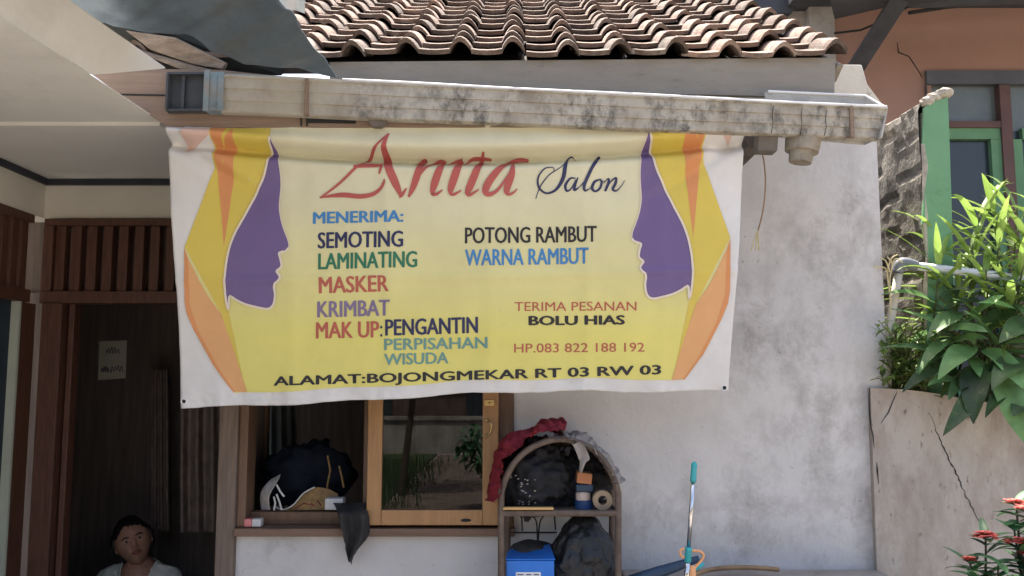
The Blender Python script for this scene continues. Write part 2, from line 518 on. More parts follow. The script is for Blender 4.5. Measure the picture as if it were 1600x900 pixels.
M['bark'] = mat('dark_bark', (0.06, 0.045, 0.035), 0.9, 0.3, 20)
M['straw'] = mat('dry_straw', (0.55, 0.46, 0.25), 0.9, 0.2, 20)
M['petal'] = mat('coral_petal', (0.72, 0.17, 0.14), 0.6, 0.2, 20, tint=0.35, trans=0.2)
M['soil'] = mat('soil', (0.09, 0.065, 0.045), 0.95, 0.3, 14, 0.5, 30)
M['skin'] = mat('brown_skin', (0.40, 0.22, 0.15), 0.55, 0.16, 26, 0.15, 90)
M['hair'] = mat('black_hair', (0.012, 0.010, 0.010), 0.45, 0.3, 60)
M['shirt'] = mat('pale_shirt', (0.60, 0.62, 0.58), 0.9, 0.06, 10, 0.2, 50)
M['trousers'] = mat('dark_trousers', (0.03, 0.03, 0.04), 0.9, 0.2)
M['lip'] = mat('lip', (0.22, 0.075, 0.065), 0.5, 0.1)
M['eye_white'] = mat('eye_white', (0.32, 0.30, 0.28), 0.3, 0.02)
M['iris'] = mat('dark_iris', (0.015, 0.010, 0.008), 0.2, 0.02)
M['ground'] = mat('yard_concrete', (0.26, 0.235, 0.205), 0.9, 0.15, 1.5, 0.3, 30, dirt=((0.1, 0.09, 0.08), 0.8, 0.5, 0.75, 0.5))
M['path'] = mat('brown_path', (0.13, 0.10, 0.08), 0.95, 0.35, 3, 0.4, 20)
M['grass'] = mat('grass', (0.035, 0.06, 0.02), 0.9, 0.35, 12, 0.6, 40)
M['opp_wall'] = mat('opposite_wall', (0.30, 0.28, 0.25), 0.9, 0.25, 2, dirt=((0.1, 0.09, 0.08), 1.5, 0.45, 0.65, 0.8))
M['opp_dark'] = mat('opposite_timber', (0.10, 0.07, 0.055), 0.8, 0.3)

g = bpy.data.materials.new('window_glass'); g.use_nodes = True
nt = g.node_tree
for n in list(nt.nodes): nt.nodes.remove(n)
out = nt.nodes.new('ShaderNodeOutputMaterial'); mx = nt.nodes.new('ShaderNodeMixShader'); fr = nt.nodes.new('ShaderNodeFresnel')
tr = nt.nodes.new('ShaderNodeBsdfTransparent'); gl = nt.nodes.new('ShaderNodeBsdfGlossy'); gl.inputs['Roughness'].default_value = 0.0
tr.inputs[0].default_value = (0.55, 0.56, 0.55, 1); fr.inputs[0].default_value = 1.5
nt.links.new(fr.outputs[0], mx.inputs[0]); nt.links.new(tr.outputs[0], mx.inputs[1]); nt.links.new(gl.outputs[0], mx.inputs[2])
nt.links.new(mx.outputs[0], out.inputs[0])
M['glass'] = g

# the banner's ground colour: printed blend from cream (top) to yellow (bottom)
yb = print_mat('print_cream_to_yellow', (0.64, 0.55, 0.34))
nt = yb.node_tree
tc = nt.nodes.new('ShaderNodeTexCoord'); sx = nt.nodes.new('ShaderNodeSeparateXYZ'); nt.links.new(tc.outputs['Object'], sx.inputs[0])
mr = nt.nodes.new('ShaderNodeMapRange'); mr.inputs[1].default_value = 2.22; mr.inputs[2].default_value = 1.72
nt.links.new(sx.outputs['Z'], mr.inputs[0])
mxx = nt.nodes.new('ShaderNodeMix'); mxx.data_type = 'RGBA'
mxx.inputs[6].default_value = (0.61, 0.58, 0.41, 1); mxx.inputs[7].default_value = (0.65, 0.59, 0.165, 1)
nt.links.new(mr.outputs[0], mxx.inputs[0])
mulc = nt.nodes.new('ShaderNodeMix'); mulc.data_type = 'RGBA'; mulc.blend_type = 'MULTIPLY'; mulc.inputs[0].default_value = 1
bs = nt.nodes['Principled BSDF']
old = bs.inputs['Base Color'].links[0].from_socket
sc_ = nt.nodes.new('ShaderNodeVectorMath'); sc_.operation = 'DIVIDE'; sc_.inputs[1].default_value = (0.64, 0.55, 0.34)
nt.links.new(old, sc_.inputs[0]); nt.links.new(sc_.outputs[0], mulc.inputs[6]); nt.links.new(mxx.outputs[2], mulc.inputs[7])
nt.links.new(mulc.outputs[2], bs.inputs['Base Color'])
M['p_field'] = yb

# ------------------------------------------------------------------ setting: ground, yard, what the window glass mirrors
b = MB(); b.box(-90, 90, -90, 90, -0.3, 0.0); struct(b.build('ground', M['ground']))
b = MB(); b.box(-1.6, 6, -16.4, -6.2, -0.1, 0.004); struct(b.build('path', M['path']))
b = MB()
random.seed(4)
b.box(-9, -1.65, -16.4, -6.0, -0.1, 0.03)
for _ in range(5000):
    x, y = random.uniform(-5, -1.0 - .5 * random.random() ** .4), random.uniform(-14, -6)
    a = random.uniform(0, 6.28); h = random.uniform(.05, .30)
    i = [b.vert((x - .008 * math.cos(a), y - .008 * math.sin(a), .02)), b.vert((x + .008 * math.cos(a), y + .008 * math.sin(a), .02)),
         b.vert((x + random.uniform(-.04, .04), y + random.uniform(-.04, .04), .03 + h))]
    b.face(i)
struct(b.build('grass', M['grass'], fix=False), 'stuff')
t = thing('opposite_house', 'brown timber house across the yard behind a low white wall', 'house', (0, -17, 0))
b = MB(); b.box(-12, 12, -21, -18.2, 0, 4.2); b.build('wall', M['opp_dark'], t)
b = MB(); b.prism([(-12.5, -17.2, 3.6), (-12.5, -22, 3.6), (-12.5, -19.6, 5.4)], (25, 0, 0)); b.build('roof', M['tile'], t)
b = MB()
for x in (-7, -3.6, -.4, 2.8, 6): b.box(x - .7, x + .7, -18.2, -18.12, 0.6, 2.6)
b.build('window', M['slate_pane'], t)
b = MB(); b.box(-12, 12, -16.9, -16.7, 0, 0.75); b.box(-12, 12, -16.95, -16.65, 0.751, 0.83)
tag(b.build('garden_wall', M['opp_wall']), 'low white garden wall across the yard, seen mirrored in the window pane', 'wall')

def yard_tree(name, label, x, y, h, r, n, mleaf, seed, lean=0.0):
    random.seed(seed)
    t = thing(name, label, 'tree' if h > 1.5 else 'bush', (x, y, 0))
    b = MB(); b.tube([(x, y, 0), (x + lean * .4, y, h * .4), (x + lean, y, h * .85)], [.05 * h / 3, .04 * h / 3, .02], 8)
    for i in range(6):
        a = i * 1.05; b.tube([(x + lean * .7, y, h * .6), (x + lean + math.cos(a) * r * .6, y + math.sin(a) * r * .6, h * (.75 + .05 * (i % 3)))], [.02, .008], 6)
    b.build('trunk', M['bark'], t)
    b = MB()
    for i in range(n):
        v = Vector((random.gauss(0, 1), random.gauss(0, 1), random.gauss(0, 1))).normalized() * r * random.random() ** .4
        b.t = random.random()
        b.leaf((x + lean + v.x, y + v.y, h * .85 + v.z * .8), (random.uniform(-1, 1), random.uniform(-1, 1), random.uniform(-.8, .4)), (0, 0, 1), random.uniform(.1, .22), .07, .5, .2, 3)
    b.build('crown', mleaf, t, fix=False)


yard_tree('yard_tree', 'slim leaning yard tree mirrored at the left of the window pane', -1.55, -9.2, 3.2, .9, 500, M['leaf_dark'], 3, .35)
yard_tree('yard_bush', 'low round bush mirrored at the right edge of the window pane', -.25, -7.6, .9, .45, 350, M['leaf_dark'], 5)
# ------------------------------------------------------------------ the house
house = thing('house', 'white plastered house with clay tile roof, gutter and recessed dark porch', 'house', (0, 0.5, 0))

XR = at(1378, 400, 0).x                      # right end of the facade
XL = at(352, 700, 0).x                       # left end (porch opening)
wl, wr = at(374, 700, 0).x, at(803, 700, 0).x
zs = at(600, 836, 0).z                       # under the sill
zt = 2.02
TOPZ = at(1320, 100, 0).z
b = MB()
b.box(wl, wr, 0, .14, 0, zs)                                          # under the window
b.box(XL, XR, 0.0, .14, zt, 2.57)                                     # above the window
# right of the window: outline with the flared top corner
x1 = at(1300, 100, 0).x; x2 = at(1347, 100, 0).x; x3 = at(1386, 172, 0).x
b.box(wr, XR, 0.0, .14, 0, zt)
b.build('wall', M['wall'], house)
b = MB()
b.prism([(x1, 0, 2.573), (XR, 0, 2.573), (x3, 0, at(1386, 172, 0).z), (x2 + .02, 0, lerp(TOPZ, at(1386, 172, 0).z, .45)), (x2, 0, TOPZ), (x1, 0, TOPZ)], (0, .14, 0))
b.build('parapet', M['cream_plaster'], house, bevel=.008)
b = MB(); b.box(XR - .14, XR - .003, .143, 4.2, 0, 2.5); b.build('side_wall', M['wall'], house)

# porch recess
PY = 0.37
zc = atz  # alias kept short
E = at(262, 197, -0.45)
ZC = E.z                                     # ceiling level
XPL = at(65, 400, PY).x                      # left porch wall plane
zA, zB = at(160, 288, PY).z, at(160, 341, PY).z
b = MB()
b.box(XPL, XL + .06, PY, PY + .1, zB, ZC + .1)                         # strip over the door
b.box(XPL - .1, XPL, -2.2, PY + .1, zB, ZC + .1)                       # strip on the left wall
b.build('porch_wall', M['porch_wall'], house)
b = MB()
b.box(XPL + .001, XL, PY - .02, PY - .002, zA - .006, zA + .02)
b.box(XPL + .002, XPL + .02, -2.2, PY - .021, zA - .006, zA + .02)
b.build('cornice', M['dark_trim'], house)
# horizontal soffit; its right edge runs obliquely out to the camera
p0, p1 = atz(262, 197, ZC), atz(0, 25, ZC)
dirv = (p1 - p0).normalized()
far = p0 + dirv * 1.3
b = MB()
b.prism([(p0.x, p0.y, ZC), (far.x, far.y, ZC), (-5.5, far.y, ZC), (-5.5, PY + .1, ZC), (XL + .1, PY + .1, ZC), (XL + .1, p0.y + .05, ZC), (p0.x, p0.y + .05, ZC)], (0, 0, .003))
sof = b.build('soffit', M['soffit'], house)
m0, m1 = atz(0, 193, ZC), atz(262, 200, ZC)
b = MB()
b.obox(((m0.x + m1.x) / 2 - .3, m0.y, ZC - .006), ((m1.x - m0.x) / 2 + .3, 0, 0), (0, .016, 0), (0, 0, .006))
b.build('moulding', M['soffit'], sof)
ZB2 = at(200, 107, -0.455).z
ZB3 = ZB2 - .07
q0, q1 = atz(258, 107, ZB3), atz(105, 0, ZB3)
d2 = (q1 - q0).normalized(); f2 = q0 + d2 * 1.3
k0 = atz(147, 119, ZC)
nseg = 14
b = MB()
b.sheet(lambda u, v: lerp(lerp(k0, far, v) + Vector((-.006, 0, .0034)), lerp(q0, f2, v), u), 6, nseg, (0, 0, .004))
b.build('soffit', M['soffit'], house)

# near-black sheet put in for the shaded gap behind the upper eave
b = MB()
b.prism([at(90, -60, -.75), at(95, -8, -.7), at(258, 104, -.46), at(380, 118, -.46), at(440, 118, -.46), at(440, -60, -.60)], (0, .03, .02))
b.build('gap_shade', M['slot'], house)
b = MB()
b.prism([at(195, 47, -.62), at(272, 58, -.62), at(352, 98, -.56), at(347, 108, -.56), at(300, 100, -.57), at(235, 78, -.60)], (0, .035, .01))
b.build('rafter', M['old_plank'], house, bevel=.004)
b = MB()
b.prism([at(206, 74, -.60), at(300, 102, -.57), at(345, 112, -.56), at(290, 112, -.57), at(225, 86, -.60)], (0, .03, .012))
b.build('rafter', M['old_plank'], house, bevel=.004)

# brown eave plank behind the gutter
b = MB()
b.prism([at(130, 107, -.585), at(345, 109, -.585), at(515, 128, -.585), at(840, 150, -.585), at(840, 199, -.585), at(262, 199, -.585)], (0, .02, 0))
pl = b.build('eave_plank', M['plank'], house)
b = MB()
b.prism([at(478, 178, -.588), at(556, 180, -.588), at(556, 193, -.588), at(478, 192, -.588)], (0, .002, 0))
b.build('slot', M['slot'], pl)
b = MB()
b.prism([at(573, 178, -.612), at(606, 178, -.612), at(603, 192, -.612), at(596, 198, -.612), at(582, 198, -.612), at(576, 190, -.612)], (0, .026, 0))
b.build('peg', M['bracket'], pl, bevel=.004)
b = MB()
for y in (147, ): b.tube([at(150, y, -.587), at(262, y + 2, -.587)], .003, 6)
for x in (470, 479): b.tube([at(x, 176, -.587), at(x + 1, 197, -.587)], .0035, 6)
b.build('joint', M['slot'], pl)

# upper fascia under the tiles
b = MB()
b.prism([at(515, 97, -.50), at(1306, 90, -.50), at(1303, 152, -.50), at(515, 135, -.50)], (0, .024, 0))
b.build('fascia_board', M['fascia'], house)

# gutter
GY = -.64
L0, L1 = at(345, 117, GY), at(345, 173, GY)
R0, R1 = at(1385, 169, GY), at(1376, 215, GY)
sec = [(.135, 0.0), (.02, 0.0), (.013, .03), (.013, .31), (.008, .33), (.008, .345), (.008, .64), (.003, .66), (.003, .675), (.003, .93), (-.004, .96), (-.004, 1.0), (.006, 1.0), (.012, .96), (.018, .07), (.128, .07), (.128, 1.18), (.135, 1.18)]
rings = []
n = 60
for i in range(n + 1):
    t = i / n
    x0 = lerp(L0.x, R0.x, t); zt_ = lerp(L0.z, R0.z, t); zb_ = lerp(L1.z, R1.z, t)
    w = .004 * fbm((t * 9, 0, 0), 3) + .003 * math.sin(t * 17)
    rings.append([(x0 - (1 - f) * (.02 if i == n else 0), GY + y + w * (1 - y / .14), lerp(zb_, zt_, f) + w * .5) for y, f in ((yy * (.36 if yy > .02 else 1), ff) for yy, ff in sec)])
b = MB(); b.loft(rings)
gut = b.build('gutter', M['gutter'], house)
b = MB(); pts = []
for i in range(n + 1):
    t = i / n
    if t < .17: continue
    w = .004 * fbm((t * 9, 0, 0), 3) + .003 * math.sin(t * 17)
    pts.append((lerp(L0.x, R0.x, t), GY + w, lerp(L0.z, R0.z, t) + .004))
b.tube(pts, .0052, 8); b.build('rim', M['gutter_rim'], gut, smooth=True)  # extra pale bead on the sunlit stretch, sunlight put into its colour
# end cap with returned rim
b = MB()
c0 = Vector((R0.x, GY, R0.z)); c1 = Vector((R1.x, GY, R1.z))
bk = at(1352, 150, GY + .09); bk2 = Vector((R1.x - .02, GY + .09, R1.z))
b.prism([c0, bk, bk2, c1], (.006, 0, 0)); cb = MB(); cb.tube([c0, bk, at(1200, 143, GY + .088)], .005, 8); cb.build('rim', M['gutter_rim'], gut)
b.prism([at(1195, 144, GY + .087), bk, bk2, Vector((at(1195, 144, GY + .087).x, GY + .087, R1.z + .03))], (0, .002, 0))
b.build('end_cap', M['cement'], gut)
b = MB()
for px_ in (480, 1330):
    t = (px_ - 345) / 1040
    zt_, zb_ = lerp(L0.z, R0.z, t), lerp(L1.z, R1.z, t); x = lerp(L0.x, R0.x, t)
    b.box(x - .006, x + .006, GY - .005, GY + .02, zb_ - .003, zt_ + .002)
b.build('joint_band', M['plank'], gut)
b = MB()
for px_ in (1207, 1252, 1290):
    t = (px_ - 345) / 1040
    zt_, zb_ = lerp(L0.z, R0.z, t), lerp(L1.z, R1.z, t); x = lerp(L0.x, R0.x, t)
    b.tube([(x + .004, GY - .001, lerp(zt_, zb_, .1)), (x, GY + .003, lerp(zt_, zb_, .4)), (x + .003, GY + .007, lerp(zt_, zb_, .7)), (x - .002, GY + .014, zb_ + .003)], [.0006, .0014, .0008, .0014], 5)
b.build('crack', M['crack'], gut)
# open left end box: hollow shade put into dark colour, flanged teal collar
x0, x1_ = at(256, 140, GY).x, at(320, 140, GY).x
za, zb = at(290, 109, GY).z, at(290, 170, GY).z
b = MB(); w = .007
b.box(x0, x1_, GY + .02, GY + .053, zb, zb + w); b.box(x0, x1_, GY + .02, GY + .053, za - w, za)
b.box(x0, x0 + w, GY + .015, GY + .053, zb + w, za - w); b.box(x1_ - w, x1_, GY + .015, GY + .053, zb + w, za - w)
b.box(x0 + w, x1_ - w, GY + .048, GY + .053, zb + w, za - w)
b.box(x0 + .045, x0 + .055, GY + .035, GY + .048, zb + w, za - w)
b.build('end_box', M['gutter_shade'], gut)
b = MB()
b.box(x1_, at(345, 140, GY).x, GY + .0, GY + .053, at(330, 172, GY).z, at(330, 112, GY).z)
b.box(x1_ - .003, x1_ + .016, GY - .006, GY + .0, at(330, 174, GY).z, at(330, 110, GY).z)
b.box(at(341, 140, GY).x, at(350, 140, GY).x, GY - .007, GY + .0, at(330, 174, GY).z, at(330, 113, GY).z)
b.build('collar', M['teal_paint'], gut, bevel=.002)
# downspout stub and bracket
c = at(1256, 212, GY + .075); c2 = at(1250, 254, GY + .075); rr = (at(1284, 212, GY + .07).x - at(1228, 212, GY + .07).x) / 2
b = MB()
b.tube([c + Vector((0, 0, .03)), c, lerp(c, c2, .6), lerp(c, c2, .63), c2], [rr, rr, rr * .92, rr * .68, rr * .62], 20)
b.build('downspout', M['spout'], gut, smooth=False)
b = MB()
b.prism([at(1186, 192, -.60), at(1218, 192, -.60), at(1215, 236, -.60), at(1184, 235, -.60)], (0, .06, 0))
b.prism([at(1155, 206, -.50), at(1190, 204, -.50), at(1188, 235, -.50), at(1170, 228, -.50)], (0, .3, 0))
b.build('bracket', M['bracket'], gut, bevel=.004)

# roof tiles
TY = -.515
Z0 = at(800, 96, TY).z
SL = R(30)
PITCHW, ROW, TL = .186, .172, .235
XT1 = at(1322, 80, TY).x
random.seed(11)


def roofpt(x, s, h):
    return Vector((x, TY + s * math.cos(SL) - h * math.sin(SL), Z0 + s * math.sin(SL) + h * math.cos(SL)))


def prof(u):
    if u < .58: return .004 * ((u - .29) / .29) ** 2 - .004
    t = (u - .58) / .42
    return .039 * math.sin(math.pi * min(1, t ** .9)) ** .85


b = MB()
US = [0, .15, .3, .45, .54, .58, .60, .63, .68, .74, .80, .87, .93, .97, 1.0]
for r_ in range(-1, 14):
    ncol = 20
    for c_ in range(ncol):
        xa = XT1 - (c_ + 1) * PITCHW + random.uniform(-.006, .006)
        s0 = r_ * ROW + random.uniform(-.016, .016)
        if r_ == -1:
            continue
        b.t = random.random()
        rot = random.uniform(-.045, .045); lift = random.uniform(0, .010); sag = random.uniform(.9, 1.12)
        grid = []
        for k, v in enumerate((0, .12, .5, 1.0)):
            row = []
            for u in US:
                x = xa + u * PITCHW + rot * v * TL
                hh = prof(u) * sag + lift + .036 * (1 - v) + (-.003 if k == 0 else 0)
                row.append(b.vert(roofpt(x, s0 + v * TL - rot * u * PITCHW, hh)))
            grid.append(row)
        low = []
        for k, v in enumerate((0, 1.0)):
            low.append([b.vert(roofpt(xa + u * PITCHW + rot * v * TL, s0 + .004 + v * TL - rot * u * PITCHW, prof(u) * sag + lift + .036 * (1 - v) - .020)) for u in US])
        for a, c in zip(grid, grid[1:]):
            for i in range(len(US) - 1): b.face((a[i], a[i + 1], c[i + 1], c[i]))
        for i in range(len(US) - 1):
            b.face((grid[0][i + 1], grid[0][i], low[0][i], low[0][i + 1]))
            b.face((low[0][i], low[1][i], low[1][i + 1], low[0][i + 1]))
        for i in (0, len(US) - 1):
            b.face((grid[0][i], low[0][i], low[1][i], grid[3][i], grid[2][i], grid[1][i]))
roof = b.build('roof', M['tile'], house, fix=True)
b = MB()
lp = lambda x, s: roofpt(x, s, -.02)
SR = 13.6 * ROW
b.prism([lp(-3.5, .05), lp(XT1 - .01, .05), lp(XT1 - .01, SR), lp(-3.5, SR)], (0, .02 * math.sin(SL), -.03))  # sheathing added under the tiles to stop light leaking through gaps
b.box(-3.5, XT1, roofpt(0, SR, 0).y, 4.2, 2.52, 2.6)
b.build('underlay', M['under_roof'], roof)
b = MB()
b.prism([roofpt(XT1 - .03, .0, -.012), roofpt(XT1 - .03, SR, -.012), roofpt(XT1 - .03, SR, -.2), roofpt(XT1 - .03, .05, -.08)], (.022, 0, 0))
b.build('verge_board', M['fascia'], roof)

# crumpled zinc sheet closing the valley at the left
EDG = [(526, 121), (500, 92), (481, 66), (466, 40), (452, 18), (432, 2), (424, -40), (422, -150), (418, -300)]
LOW = [(526, 121), (440, 119), (352, 100), (300, 76), (190, 48), (80, 20), (-60, -40), (-120, -150), (-160, -300)]  # left and upper ends run on unseen to keep sun off the soffit


def sheet_fn(u, v):
    a = crom(EDG, 8); c = crom(LOW, 8)
    pa = a[min(int(v * (len(a) - 1)), len(a) - 1)]; pc = c[min(int(v * (len(c) - 1)), len(c) - 1)]
    px, py = lerp(pc[0], pa[0], u), lerp(pc[1], pa[1], u)
    py += 6 * math.sin(u * math.pi) * v
    Y = -.66 - (120 - py) / 150 * .46
    p = at(px, py, Y)
    k = smooth(0, .12, v)
    p += Vector((0, .3, -1)) * .05 * k * fbm((px / 190, py / 110, 0), 2, 2)
    p += Vector((0, 0, 1)) * .045 * k * abs(noise.noise(Vector((px / 90 + py / 60, 2.2, 0))))
    return p


b = MB(); b.sheet(sheet_fn, 40, 48, (0, .0, .003))
zs_ = b.build('valley_sheet', M['sheet_metal'], house, smooth=True)
b = MB()


def flap(u, v):
    px = lerp(412, 476, u); py = lerp(-14, 26, v) - 8 * u + 5 * math.sin(u * 7)
    return at(px, py, -.90 + .12 * v + .03 * math.sin(u * 9))


b.sheet(flap, 16, 8, (0, .003, .002)); b.build('bent_lit_flap', M['gutter_rim'], zs_, smooth=True)  # near-white colour stands for sunlight on the bent zinc edge

# porch joinery: transom with slats, posts
b = MB()
Yf = PY - .03
xa, xb = at(66, 400, Yf).x, XL
zz = [at(100, y, Yf).z for y in (341, 352, 455, 474)]
b.box(xa, xb, Yf, PY + .05, zz[1], zz[0] - .002)
b.box(xa, xb, Yf - .006, PY + .05, zz[3], zz[2])
dfr = b.build('door_frame', M['dark_wood'], house, bevel=.003)
b = MB()
b.box(xa, xa + .045, Yf - .004, PY + .05, zz[2] + .001, zz[1] - .001)
x = at(84, 400, Yf).x
while x < xb:
    b.box(x, x + .042, Yf + .01, PY + .03, zz[2] + .001, zz[1] - .001)
    x += .069
b.build('slat', M['dark_wood'], dfr, bevel=.003)
b = MB()
b.box(at(62, 600, Yf).x, at(94, 600, Yf).x, Yf - .02, PY + .08, 0.1, zz[3] - .001)
b.build('post', M['dark_wood'], dfr, bevel=.003)
b = MB()
b.box(at(98, 600, Yf).x, at(107, 600, Yf).x, Yf + .02, PY + .05, 0.1, zz[3] - .001)
b.build('post', M['dark_wood'], dfr, bevel=.003)
# left wall joinery
b = MB()
b.box(XPL - .08, XPL + .004, -2.2, PY - .08, zz[3], zz[2]); b.box(XPL - .08, XPL + .004, -2.2, PY - .08, zz[1], zB - .002)
y = -2.15
while y < PY - .1:
    b.box(XPL - .06, XPL - .01, y, y + .045, zz[2] + .001, zz[1] - .001); y += .072
lfr = b.build('side_door', M['dark_wood'], house)
b = MB(); b.box(XPL - .075, XPL - .03, -1.2, PY - .16, .1, zz[3] - .001); b.build('door_panel', M['navy_panel'], lfr)
b = MB(); b.box(XPL - .03, XPL + .006, PY - .16, PY - .145, .1, zz[3] - .002); b.build('edge_strip', M['pale_strip'], lfr)
b = MB(); b.box(XPL - .03, XPL - .002, PY - .143, PY - .02, .1, zz[3] - .003); b.build('jamb', M['dark_wood'], lfr)
b = MB(); b.box(-4, XL + .3, -2.4, PY + .6, 0, .1); struct(b.build('porch_floor', M['floor_tile']))

# room inside
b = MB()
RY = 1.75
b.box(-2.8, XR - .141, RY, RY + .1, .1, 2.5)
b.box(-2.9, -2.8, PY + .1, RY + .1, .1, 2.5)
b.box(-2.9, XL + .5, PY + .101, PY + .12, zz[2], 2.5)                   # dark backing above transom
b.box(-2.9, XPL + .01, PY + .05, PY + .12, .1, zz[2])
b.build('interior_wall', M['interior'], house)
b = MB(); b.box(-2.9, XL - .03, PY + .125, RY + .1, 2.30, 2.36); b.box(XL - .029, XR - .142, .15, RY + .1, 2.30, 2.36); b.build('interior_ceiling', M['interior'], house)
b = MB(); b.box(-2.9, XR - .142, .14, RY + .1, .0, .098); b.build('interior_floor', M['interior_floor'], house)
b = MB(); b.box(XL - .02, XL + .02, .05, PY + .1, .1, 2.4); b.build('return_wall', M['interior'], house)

# post between door and window
b = MB()
b.box(at(344, 700, -.01).x, at(373, 700, -.01).x, -.03, .16, .1, zt + .02)
b.build('corner_post', M['post_wood'], house, bevel=.004)

# window
b = MB()
fx0, fx1 = wl + .001, wr - .001
fz0 = at(600, 824, -.02).z
b.box(fx0, fx0 + .035, -.012, .10, fz0, zt); b.box(fx1 - .062, fx1, -.015, .10, fz0, zt); b.box(fx0 + .036, fx1 - .063, -.012, .10, zt - .05, zt)
mx0 = at(566, 700, 0).x
b.box(mx0, mx0 + .04, .03, .1, fz0, zt - .051)
win = b.build('window', M['frame_dark'], house, bevel=.003)
b = MB()
b.box(fx0 - .0, fx1 + .005, -.045, .12, zs + .001, fz0 - .001)
b.build('sill', M['sill_wood'], win, bevel=.004)
b = MB(); b.box(fx0 + .036, mx0, .05, .11, fz0, at(400, 800, .05).z); b.build('inner_ledge', M['frame_dark'], win, bevel=.003)
# hinged sash, swung a touch outwards
Ys = -.045
sx0, sx1 = at(574, 700, Ys).x, at(779, 700, Ys).x
sz0 = at(670, 821, Ys).z; sz1 = zt - .06
gx0, gx1 = at(597, 700, Ys).x, at(754, 700, Ys).x
gz0 = at(670, 797, Ys).z
b = MB()
b.box(sx0, gx0, Ys, Ys + .032, sz0, sz1); b.box(gx1, sx1, Ys, Ys + .032, sz0, sz1)
b.box(gx0, gx1, Ys + .001, Ys + .031, sz0, gz0); b.box(gx0, gx1, Ys + .001, Ys + .031, sz1 - .05, sz1)
b.build('sash', M['frame_wood'], win, bevel=.0035)
b = MB(); b.box(gx0 - .003, gx1 + .003, Ys + .014, Ys + .018, gz0 - .003, sz1 - .047); b.build('pane', M['glass'], win)
b = MB()
hp = [at(759, 657, Ys - .004), at(766, 660, Ys - .02), at(768, 668, Ys - .022), at(765, 677, Ys - .02), at(757, 682, Ys - .004)]
b.tube([Vector(p) for p in crom([tuple(p) for p in hp], 5)], .0035, 8)
b.ball(at(760, 657, Ys - .006), .007, 10, 8); b.ball(at(758, 682, Ys - .006), .007, 10, 8)
b.build('handle', M['brass'], win, smooth=True)
b = MB(); b.box(at(757, 630, Ys).x, at(772, 630, Ys).x, Ys - .006, Ys - .001, at(760, 634, Ys).z, at(760, 625, Ys).z); b.ball(at(765, 630, Ys - .009), .005, 8, 6)
b.build('latch', M['brass'], win)
b = MB(); b.ball(at(728, 813, Ys - .002), (.02, .003, .006), 12, 8); b.build('keyhole', M['slot'], win)

# low ledge at the foot of the wall
b = MB(); zl = at(1150, 889, 0).z
b.box(at(968, 880, 0).x, at(1372, 880, 0).x, -.34, -.002, 0, zl)
tag(b.build('ledge', M['ledge'], bevel=.012), 'low brown cement ledge along the foot of the white wall', 'ledge')

# ------------------------------------------------------------------ retaining wall, pillar, neighbour
rt = thing('retaining_wall', 'stained cracked planter wall right of the house with plants growing on top', 'wall', (2.2, -.1, 0))
RYF = -.03
b = MB()
rx0 = at(1360, 700, RYF).x
prof_top = [(1360, 606), (1400, 608), (1440, 612), (1480, 619), (1520, 627), (1570, 634), (1640, 640), (1900, 650)]
loop = [Vector((rx0, RYF, 0))] + [at(x, y, RYF) for x, y in prof_top]
loop.append(Vector((loop[-1].x, RYF, 0)))
b.prism(loop, (0, .12, 0))
b.build('wall', M['retaining'], rt)
b = MB()
b.loft([[at(x, y + 1 + 2 * fbm((x, 0, 0), 2), RYF - .004), at(x, y - 1, RYF - .006), at(x, y - 2, RYF + .06), at(x, y + 2, RYF + .06)] for x, y in
        [(1402, 609), (1425, 611), (1450, 614), (1480, 619), (1520, 627), (1562, 633)]])
b.build('broken_edge', M['raw_edge'], rt)


def crackline(pts, r, par):
    b = MB()
    b.tube([at(x, y, RYF - .0005) for x, y in pts], r, 6, flat=.5)
    return b.build('crack', M['crack'], par)


random.seed(5)
pp = []
for i in range(40):
    t = i / 39
    pp.append((lerp(1450, 1532, t) + random.uniform(-1.6, 1.6) + 4 * fbm((t * 6, 0, 0), 3), lerp(645, 822, t)))
crackline(pp, [(.001 + .003 * math.sin(math.pi * (i + 1) / 42)) * random.uniform(.5, 1.3) for i in range(40)], rt)
crackline([(1358.5, 606), (1358, 625), (1359, 650), (1361, 668), (1364, 680), (1366, 700)], [.003, .004, .005, .004, .004, .001], rt)
crackline([(1402, 612), (1396, 625), (1388, 645), (1376, 662)], [.001, .003, .0035, .001], rt)
crackline([(1370, 722), (1371, 735), (1373, 757)], [.001, .005, .001], rt)
b = MB(); b.box(1.3, 6, .07, 1.3, .2, 1.46); b.build('soil', M['soil'], rt)

pil = thing('broken_pillar', 'broken end of a brick wall with green plastered front face', 'wall', (1.8, .4, 0))
PF = .08
fr_ = [(1444, 168), (1459, 158), (1481, 152), (1483, 200), (1487, 320), (1490, 480), (1492, 640), (1450, 640), (1447, 480), (1450, 400), (1441, 350), (1446, 280), (1442, 225)]
b = MB(); b.prism([at(x, y, PF) for x, y in fr_], (0, .015, 0)); b.build('plaster_face', M['green_paint'], pil)
# brick body, receding
b = MB()
random.seed(8)
nz_, nd = 26, 12
xL = at(1446, 400, PF + .016).x; xRr = at(1486, 400, PF + .016).x
zlo = .3


def body(u, v):
    y = PF + .016 + u * .95
    top = at(1452, 160, PF).z - .02 * u + .03 * fbm((u * 8, 0, 0), 3, 3)
    z = lerp(zlo, top, v)
    return Vector((xL + .02 * fbm((u * 5, z * 6, 1), 4) + .012 * (1 if (z * 7 + .5 * int(u * 4)) % 1 < .14 else 0), y, z))


